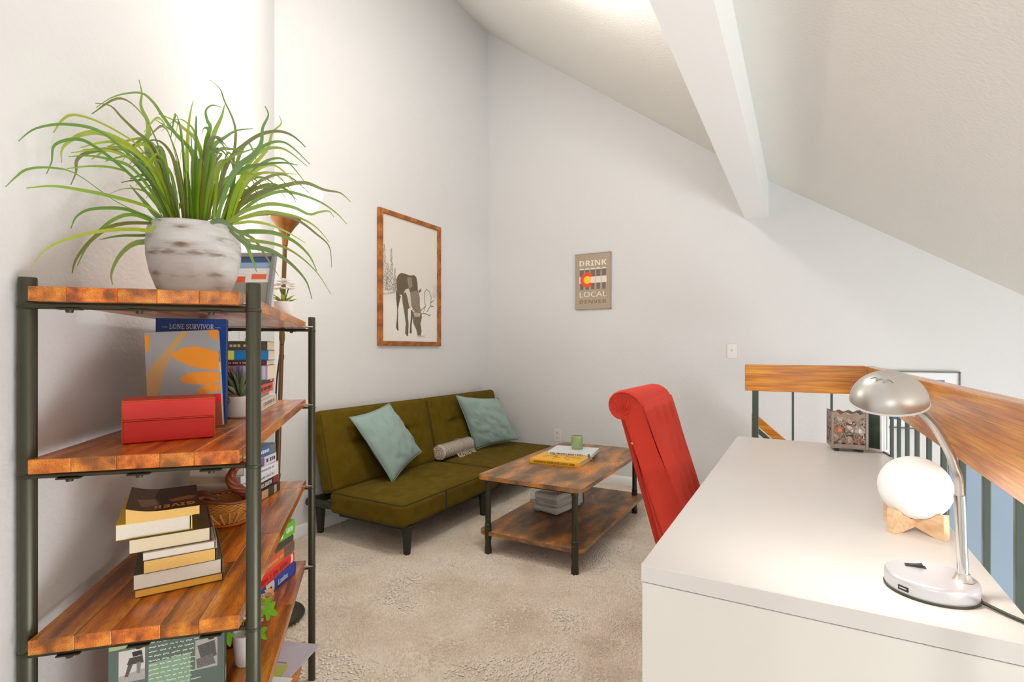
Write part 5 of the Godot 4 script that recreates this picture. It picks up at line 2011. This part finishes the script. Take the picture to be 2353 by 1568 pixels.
# ==================================================================== on the walls
func wall_things() -> void:
	var st: SurfaceTool
	# ---------------------------------------------------------------- the framed moose
	var t := thing("framed_print", "tall wood-framed print of a grazing moose in snow, on the wall above the sofa", "picture", Vector3(3.275, 1.766, -2.817))
	for s in [-1, 1]:
		for e in [["frame_side", Vector2(0.044, 1.054), Vector3(s * 0.3615, 0, 0)], ["frame_rail", Vector2(0.679, 0.036), Vector3(0, s * 0.509, 0)]]:
			st = mb()
			box(st, Vector3(e[2].x, e[2].y, 0.014), Vector3(e[1].x, e[1].y, 0.026), 0.003)
			obj(e[0], st, M.frame_wood if M.has("frame_wood") else frame_wood(), t)
	print_quad("print", 0.682, 0.984, printed(moose()), t, Transform3D(Basis(), Vector3(0, 0, 0.012)))
	st = mb()
	box(st, Vector3(0, 0, 0.006), Vector3(0.69, 0.99, 0.010))
	obj("backing", st, M.black, t)
	# ---------------------------------------------------------------- the drink sign
	var d := thing("wall_sign", "small taupe poster sign reading DRINK LOCAL DENVER with a row of beer glasses", "sign", Vector3(4.483, 1.837, -1.673), -90.0)
	st = mb()
	box(st, Vector3(0, 0, 0.011), Vector3(0.339, 0.510, 0.020), 0.002)
	obj("panel", st, mat(c8(176, 158, 136), 0.55), d)
	st = mb()
	for s in [-1, 1]:
		box(st, Vector3(s * 0.168, 0, 0.012), Vector3(0.007, 0.514, 0.024), 0.002)
		box(st, Vector3(0, s * 0.2535, 0.012), Vector3(0.343, 0.007, 0.024), 0.002)
	obj("edge_frame", st, mat(c8(168, 154, 136), 0.4, 0.2), d)
	var cream := cover_mat(c8(240, 228, 212))
	var dark := cover_mat(c8(116, 102, 92))
	var z := 0.0213
	text("lettering", "DRINK", 0.048, cream, d, Transform3D(Basis(), Vector3(-0.002, 0.167, z)), true, 0.262)
	text("lettering", "LOCAL", 0.047, cream, d, Transform3D(Basis(), Vector3(-0.002, -0.121, z)), false, 0.262)
	text("lettering", "DENVER", 0.032, cover_mat(c8(132, 112, 88)), d, Transform3D(Basis(), Vector3(-0.002, -0.188, z)), true, 0.262)
	for i in 5:
		var x := -0.108 + 0.0535 * i
		st = mb()
		prism(st, PackedVector2Array([Vector2(x - 0.0155, -0.075), Vector2(x + 0.0155, -0.075), Vector2(x + 0.0215, 0.108), Vector2(x - 0.0215, 0.108)]), z - 0.0004, z + 0.0003)
		var gl := obj("beer_glass", st, dark, d)
		st = mb()
		prism(st, PackedVector2Array([Vector2(x - 0.0225, 0.108), Vector2(x + 0.0225, 0.108), Vector2(x + 0.023, 0.113), Vector2(x + 0.014, 0.122), Vector2(x - 0.014, 0.122), Vector2(x - 0.023, 0.113)]), z - 0.0004, z + 0.0006)
		obj("foam", st, cream, gl)
		st = mb()
		prism(st, PackedVector2Array([Vector2(x - 0.0245, -0.016), Vector2(x + 0.0245, -0.016), Vector2(x + 0.0245, 0.043), Vector2(x - 0.0245, 0.043)]), z - 0.0004, z + 0.0006)
		obj("white_band", st, cream, gl)
	st = mb()
	var p := PackedVector2Array()
	for i in 33:
		var a := deg_to_rad(38.0 + 284.0 * i / 32.0)
		p.append(Vector2(-0.054 + cos(a) * 0.068, 0.014 + sin(a) * 0.068))
	for i in 33:
		var a := deg_to_rad(322.0 - 284.0 * i / 32.0)
		p.append(Vector2(-0.054 + cos(a) * 0.036, 0.014 + sin(a) * 0.036))
	prism(st, p, z, z + 0.0012)
	obj("red_letter", st, cover_mat(c8(242, 74, 32)), d)
	st = mb()
	lathe(st, [Vector2(0.036, 0), Vector2(0.036, 0.0011), Vector2(0, 0.0011)], 36, Transform3D(Basis(Vector3(1, 0, 0), Vector3(0, 0, 1), Vector3(0, -1, 0)), Vector3(-0.054, 0.014, z)))
	obj("yellow_disc", st, cover_mat(c8(254, 208, 42)), d)
	# ---------------------------------------------------------------- switch, outlet, picture over the stairs
	var s := thing("light_switch", "white light switch plate on the far wall above the stair rail's end", "switch", Vector3(4.483, 1.195, -0.496), -90.0)
	st = mb()
	box(st, Vector3(0, 0, 0.003), Vector3(0.074, 0.116, 0.006), 0.002)
	obj("plate", st, mat(c8(240, 234, 228), 0.4), s)
	st = mb()
	box(st, Vector3(0, 0.004, 0.009), Vector3(0.009, 0.018, 0.012), 0.002, Transform3D(Basis(Vector3.RIGHT, -0.3), Vector3.ZERO))
	obj("toggle", st, mat(c8(206, 200, 194), 0.4), s)
	var o := thing("wall_outlet", "white power outlet low on the far wall behind the coffee table", "outlet", Vector3(4.483, 0.39, -2.035), -90.0)
	st = mb()
	box(st, Vector3(0, 0, 0.003), Vector3(0.072, 0.114, 0.006), 0.002)
	obj("plate", st, mat(c8(238, 232, 226), 0.4), o)
	for y in [-0.022, 0.022]:
		st = mb()
		prism(st, rounded(0.034, 0.030, 0.012), 0.006, 0.0075, Transform3D(Basis(), Vector3(0, y, 0)))
		var so := obj("socket", st, mat(c8(226, 220, 214), 0.4), o)
		st = mb()
		for x in [-0.007, 0.007]:
			box(st, Vector3(x, y + 0.003, 0.0077), Vector3(0.0025, 0.009, 0.0005))
		obj("slot", st, M.black, so)
	var f := thing("picture_over_stairs", "white matted picture with blue mountains in a thin frame, hung behind the stair rail", "picture", Vector3(4.483, 0.856, 0.67), -90.0)
	st = mb()
	for e in [-1, 1]:
		box(st, Vector3(e * 0.246, 0, 0.01), Vector3(0.008, 0.402, 0.018), 0.001)
		box(st, Vector3(0, e * 0.197, 0.01), Vector3(0.5, 0.008, 0.018), 0.001)
	obj("frame", st, mat(c8(110, 108, 104), 0.4), f)
	var im := Image.create(250, 200, false, Image.FORMAT_RGB8)
	im.fill(c8(238, 240, 240))
	im.fill_rect(Rect2i(40, 26, 172, 146), c8(86, 134, 190))
	fill_poly(im, [0.16, 0.13, 0.72, 0.13, 0.6, 0.3, 0.4, 0.42, 0.16, 0.36], c8(226, 234, 240))
	fill_poly(im, [0.16, 0.5, 0.4, 0.42, 0.62, 0.5, 0.848, 0.44, 0.848, 0.86, 0.16, 0.86], c8(52, 92, 140), 0.5, c8(120, 160, 200))
	print_quad("print", 0.486, 0.388, printed(im), f, Transform3D(Basis(), Vector3(0, 0, 0.009)))
	st = mb()
	box(st, Vector3(0, 0, 0.004), Vector3(0.49, 0.39, 0.006))
	obj("backing", st, M.black, f)


func frame_wood() -> StandardMaterial3D:
	var m := mat(Color.WHITE, 0.5)
	grain(m, noise_tex(256, 0.014, 4, [c8(132, 76, 24), c8(164, 96, 34), c8(190, 116, 48)], [0.25, 0.5, 0.8], 51), Vector3(3, 3, 3))
	M.frame_wood = m
	return m


func moose() -> Image:
	var im := Image.create(344, 500, false, Image.FORMAT_RGB8)
	for y in 500:
		im.fill_rect(Rect2i(0, y, 344, 1), c8(226, 219, 210).lerp(c8(236, 231, 224), clampf((y - 290) / 60.0, 0, 1)))
	var dk := c8(84, 70, 52)
	var md := c8(122, 106, 86)
	# snowy firs at the left
	for k in [[12, 120, 300, 17], [52, 128, 296, 13], [32, 190, 300, 12], [72, 205, 300, 9]]:
		for y in range(k[1], k[2], 2):
			var f = float(y - k[1]) / (k[2] - k[1])
			for q in 2 + int(f * 4):
				var x: float = k[0] + rng.randf_range(-1, 1) * k[3] * (0.2 + f)
				var c := c8(96, 90, 80).lerp(c8(190, 184, 176), rng.randf())
				stroke(im, Vector2(x, y), Vector2(x + rng.randf_range(-3, 3), y + rng.randf_range(1, 5)), 1.6, c)
	for i in 60:
		var x := rng.randf_range(0, 72)
		stroke(im, Vector2(x, 318 - x * 0.2 + rng.randf_range(-7, 4)), Vector2(x + 5, 318 - x * 0.2), 1.0, c8(150, 144, 134))
	for i in 50:
		var x := rng.randf_range(310, 343)
		stroke(im, Vector2(x, rng.randf_range(235, 300)), Vector2(x + rng.randf_range(-2, 2), 302), 1.0, c8(206, 198, 190))
	fill_poly(im, [0.228, 0.580, 0.282, 0.622, 0.312, 0.631, 0.282, 0.690, 0.264, 0.748, 0.264, 0.827, 0.270, 0.889, 0.276, 0.912, 0.252, 0.913, 0.230, 0.885, 0.242, 0.828, 0.249, 0.748, 0.234, 0.659], dk, 0.5, md)
	fill_poly(im, [0.493, 0.731, 0.525, 0.747, 0.519, 0.806, 0.502, 0.866, 0.506, 0.930, 0.468, 0.931, 0.474, 0.866, 0.489, 0.807], dk, 0.5, md)
	fill_poly(im, [0.330, 0.619, 0.398, 0.591, 0.436, 0.647, 0.474, 0.714, 0.436, 0.734, 0.436, 0.798, 0.449, 0.850, 0.442, 0.949, 0.423, 0.958, 0.386, 0.932, 0.398, 0.851, 0.373, 0.766, 0.343, 0.687], md, 0.6, dk)
	fill_poly(im, [0.234, 0.501, 0.264, 0.464, 0.312, 0.443, 0.386, 0.442, 0.474, 0.449, 0.551, 0.439, 0.590, 0.453, 0.610, 0.493, 0.619, 0.564, 0.650, 0.610, 0.657, 0.663, 0.617, 0.713, 0.551, 0.699, 0.499, 0.643, 0.474, 0.586, 0.449, 0.559, 0.398, 0.568, 0.349, 0.617, 0.276, 0.622, 0.240, 0.579], dk, 0.55, c8(150, 134, 112))
	fill_poly(im, [0.42, 0.47, 0.5, 0.46, 0.52, 0.54, 0.45, 0.56, 0.44, 0.52], c8(170, 156, 138), 0.6, dk)
	fill_poly(im, [0.40, 0.57, 0.455, 0.56, 0.50, 0.69, 0.50, 0.74, 0.455, 0.70], c8(214, 204, 192))
	fill_poly(im, [0.474, 0.586, 0.604, 0.565, 0.657, 0.621, 0.657, 0.693, 0.684, 0.740, 0.630, 0.754, 0.551, 0.746, 0.499, 0.701], md, 0.8, c8(172, 158, 142))
	fill_poly(im, [0.512, 0.748, 0.684, 0.746, 0.697, 0.788, 0.670, 0.843, 0.690, 0.908, 0.670, 0.951, 0.617, 0.952, 0.590, 0.899, 0.538, 0.847, 0.525, 0.806], md, 0.5, c8(96, 82, 64))
	fill_poly(im, [0.53, 0.752, 0.67, 0.752, 0.66, 0.785, 0.56, 0.79], c8(206, 192, 176), 0.4, md)
	fill_poly(im, [0.630, 0.569, 0.670, 0.543, 0.677, 0.566, 0.650, 0.583], dk)
	for v in [[0.670, 0.735, 0.738, 0.701, 0.765, 0.688, 0.738, 0.628, 0.752, 0.567, 0.786, 0.540, 0.835, 0.555, 0.877, 0.602, 0.870, 0.645, 0.863, 0.683, 0.793, 0.735], [0.724, 0.744, 0.765, 0.688], [0.877, 0.651, 0.927, 0.630], [0.863, 0.683, 0.920, 0.683], [0.684, 0.758, 0.765, 0.754, 0.835, 0.770, 0.863, 0.756], [0.512, 0.735, 0.56, 0.70], [0.56, 0.72, 0.62, 0.75]]:
		for i in range(0, v.size() - 2, 2):
			stroke(im, Vector2(v[i] * 344, v[i + 1] * 500), Vector2(v[i + 2] * 344, v[i + 3] * 500), 3.4, md)
	for i in 26:
		stroke(im, Vector2(200 + rng.randf_range(0, 60), 470 + rng.randf_range(0, 10)), Vector2(204 + rng.randf_range(0, 60), 474 + rng.randf_range(0, 8)), 1.0, c8(196, 188, 178))
	return im


# ==================================================================== the grass in its bowl
var grass: Node3D
const POT := Vector3(0.6394, 1.3053, -1.1624)   # on the top board
const ASIDE := Vector3(0.4924, 0, 0.8704)
const ALONG := Vector3(0.8704, 0, -0.4924)
var blade_count := 0


func blade(lean: float, p: Array) -> void:   # p: pairs of reach and height in the upright plane that holds the blade; lean: how far that plane turns along the shelf
	var dir := ASIDE + ALONG * lean
	var pts := []
	for i in range(0, p.size(), 2):
		pts.append(dir * p[i] + Vector3(0, p[i + 1], 0))
	var line := spline(pts, 6)
	var side := dir.cross(Vector3.UP).normalized()
	var n := line.size()
	var wide := 0.0052 * (0.75 + 0.5 * fmod(blade_count * 0.618, 1.0))
	var turn := 0.5 + 0.9 * fmod(blade_count * 0.37, 1.0)
	var g := []
	for i in n:
		var f := float(i) / (n - 1)
		var t: Vector3 = (line[mini(i + 1, n - 1)] - line[maxi(i - 1, 0)]).normalized()
		var up := side.cross(t).normalized()
		var a := turn + 0.5 * f
		var w := (side * cos(a) + up * sin(a)) * wide * (0.55 + 0.45 * minf(1.0, f * 5.0)) * clampf(1.08 - pow(f, 1.6), 0.16, 1.0)
		var keel := w.cross(t).normalized() * w.length() * 0.3
		g.append([line[i] - w, line[i] - keel, line[i] + w])
	var st := mb()
	st.set_smooth_group(1)
	sheet(st, g)
	obj("leaf", st, leaf_mat([c8(100, 146, 4), c8(128, 164, 8), c8(82, 130, 6), c8(154, 172, 20), c8(104, 112, 20)][blade_count % 5], 0.5), grass)
	blade_count += 1


func grass_plant() -> void:
	grass = thing("grass_plant", "large artificial grass plant with curling blades in a weathered grey bowl on the top board", "plant", POT)
	var st := mb()
	lathe(st, [Vector2(0, 0), Vector2(0.050, 0), Vector2(0.056, 0.004), Vector2(0.071, 0.028), Vector2(0.083, 0.062), Vector2(0.0895, 0.098), Vector2(0.0905, 0.125), Vector2(0.0875, 0.152), Vector2(0.0845, 0.164), Vector2(0.082, 0.166), Vector2(0.080, 0.163), Vector2(0.080, 0.14), Vector2(0, 0.14)], 64)
	obj("bowl", st, M.pot, grass)
	st = mb()
	lathe(st, [Vector2(0.0795, 0.1405), Vector2(0.04, 0.148), Vector2(0, 0.150)], 32)
	obj("moss", st, mat(c8(84, 96, 30), 1.0), grass)
	blade(4.200, [-.016, .159, -.039, .170, -.057, .200, -.066, .198, -.074, .184, -.078, .165, -.081, .146])
	blade(3.300, [-.019, .163, -.031, .182, -.052, .183, -.067, .179, -.079, .173, -.090, .158])
	blade(3.400, [-.012, .178, -.026, .233, -.038, .266, -.055, .295, -.071, .286, -.084, .260, -.091, .229])
	blade(2.300, [-.020, .181, -.031, .255, -.046, .300, -.060, .315, -.077, .322, -.090, .318, -.097, .301, -.102, .274])
	blade(.900, [-.023, .184, -.040, .267, -.058, .325, -.078, .347, -.096, .369, -.109, .386, -.127, .384])
	blade(.600, [.002, .189, .007, .281, -.001, .328, -.026, .357, -.048, .392, -.064, .421, -.081, .436, -.104, .429, -.126, .413, -.146, .388])
	blade(.000, [-.039, .182, -.081, .252, -.107, .346, -.102, .374, -.105, .401, -.119, .433, -.117, .461, -.123, .490])
	blade(2.200, [-.024, .165, -.032, .190, -.051, .235, -.068, .262, -.082, .277, -.090, .278, -.099, .267, -.105, .251, -.106, .225, -.109, .201])
	blade(1.600, [-.019, .174, -.031, .230, -.046, .274, -.068, .305, -.090, .312, -.106, .299, -.117, .277, -.122, .259, -.122, .236])
	blade(1.600, [-.026, .172, -.045, .236, -.064, .276, -.082, .284, -.101, .268, -.110, .249, -.111, .225, -.115, .200])
	blade(1.800, [-.027, .170, -.042, .221, -.060, .259, -.077, .263, -.094, .259, -.109, .247])
	blade(1.700, [-.031, .165, -.043, .206, -.061, .244, -.077, .250, -.097, .241, -.114, .226])
	blade(1.300, [-.037, .160, -.056, .170, -.076, .178, -.095, .174, -.113, .164, -.124, .147, -.129, .123])
	blade(2.900, [-.027, .152, -.033, .137, -.043, .132, -.057, .121, -.071, .104, -.084, .082, -.092, .059, -.097, .032])
	blade(1.700, [-.031, .162, -.045, .156, -.066, .147, -.082, .131, -.097, .098, -.107, .063, -.110, .037])
	blade(1.500, [-.033, .163, -.046, .163, -.065, .168, -.080, .155, -.094, .128, -.107, .087, -.114, .053])
	blade(.300, [-.067, .156, -.087, .131, -.106, .125, -.123, .112, -.139, .088, -.149, .057, -.147, .034])
	blade(.600, [-.055, .153, -.074, .139, -.113, .132, -.142, .120])
	blade(.504, [-.010, .179, -.013, .277, -.013, .347, -.009, .406, -.003, .444])
	blade(.588, [.030, .187, .044, .253, .063, .292, .064, .328, .068, .387, .063, .421, .049, .457, .041, .483, .024, .498])
	blade(-.429, [.022, .180, .027, .276, .032, .344, .045, .376, .036, .394, .032, .416, .050, .424, .077, .414])
	blade(.797, [.021, .186, .023, .335, .028, .379, .040, .423, .045, .453])
	blade(-.854, [.094, .162, .131, .216, .171, .245, .225, .252, .249, .264, .254, .290, .271, .306, .261, .326])
	blade(.253, [.051, .185, .082, .265, .113, .311, .142, .353, .152, .390, .170, .413, .166, .431])
	blade(-.432, [.050, .177, .068, .236, .099, .298, .142, .324, .184, .337, .228, .335, .264, .319, .294, .292])
	blade(-.411, [.031, .179, .040, .274, .054, .333, .085, .349, .119, .358, .161, .354])
	blade(-.603, [.063, .172, .078, .270, .113, .292, .156, .295, .202, .294])
	blade(-.379, [.066, .176, .087, .248, .129, .276, .178, .279, .230, .276, .268, .266])
	blade(.661, [.042, .189, .063, .265, .093, .301, .130, .316, .174, .322])
	blade(.830, [.045, .188, .072, .234, .103, .268, .145, .297, .182, .313, .218, .305, .250, .305, .271, .287])
	blade(.627, [.051, .183, .081, .220, .111, .252, .149, .274, .185, .273, .225, .261, .257, .239, .277, .216])
	blade(-.230, [.079, .171, .129, .195, .183, .205, .238, .195, .275, .178, .300, .181, .321, .181, .332, .168])
	blade(.621, [.043, .185, .056, .220, .081, .257, .109, .275, .140, .283, .164, .276, .176, .252])
	blade(-.293, [.078, .169, .134, .179, .181, .185, .227, .177, .264, .166, .301, .144, .329, .113])
	blade(-.202, [.077, .168, .142, .185, .198, .184, .246, .169, .289, .138, .318, .110, .323, .067])
	blade(-.452, [.096, .158, .132, .141, .157, .140, .215, .132, .266, .111, .304, .080, .323, .048])
	blade(-.455, [.097, .154, .140, .126, .179, .118, .232, .105, .278, .082, .323, .045, .356, .001])
	blade(-.396, [.097, .149, .143, .115, .168, .108, .208, .097, .251, .071, .289, .034, .304, -.004])
	blade(.800, [.048, .181, .068, .189, .089, .196, .118, .195, .152, .182, .184, .162])
	blade(.572, [.058, .173, .088, .160, .105, .146, .128, .104, .146, .071])
	blade(.796, [.053, .175, .073, .157, .089, .111, .097, .079])
	blade(.613, [-.038, .173, -.021, .215, -.006, .228, .010, .219, .020, .182])
	blade(-.887, [.071, .160, .117, .154, .177, .121, .210, .097, .237, .078])
	blade(.900, [-.025, .176, -.040, .247, -.054, .310, -.070, .324, -.090, .307, -.109, .303, -.124, .282, -.131, .271])
	blade(.400, [-.020, .183, -.031, .275, -.042, .322, -.063, .346, -.090, .338, -.108, .322])
	blade(.200, [-.041, .177, -.071, .185, -.101, .221, -.125, .251])
	blade(.400, [.016, .184, .019, .282, .011, .330, .002, .367, -.009, .389, -.031, .398, -.058, .367])
	blade(.100, [.002, .182, -.001, .280, -.007, .328, -.030, .362, -.060, .385, -.082, .399])
	blade(.300, [.014, .183, .020, .261, .011, .330, -.001, .363, -.021, .381, -.039, .396, -.067, .406])
	blade(-.137, [.029, .181, .041, .243, .044, .298, .063, .325, .041, .321])
	blade(-.381, [.012, .181, .021, .256, .030, .324, .039, .371, .026, .380, .019, .367])
	# the shorter inner blades
	for i in 64:
		var a := i * 2.4
		var r := 0.012 + 0.05 * sqrt(fmod(i * 0.618, 1.0))
		var dir := Vector2(cos(a), sin(a))
		var h := 0.09 + 0.12 * rng.randf()
		var out := 0.03 + 0.09 * rng.randf()
		var side_lean: float = dir.y / (dir.x if absf(dir.x) > 0.15 else 0.15 * signf(dir.x + 0.001))
		var sx := signf(dir.x + 0.001) / sqrt(1.0 + side_lean * side_lean)
		if R2 * ((ASIDE + ALONG * side_lean) * sx * (r + out)).dot(Vector3(1, 0, 1)) < -0.16:
			out *= 0.3
		blade(side_lean, [sx * r, 0.152, sx * (r + out * 0.25), 0.16 + h * 0.5, sx * (r + out * 0.6), 0.16 + h * 0.92, sx * (r + out * 1.1), 0.16 + h * (1.0 + 0.1 * sin(a * 3.0)), sx * (r + out * 1.6), 0.16 + h * 0.8])
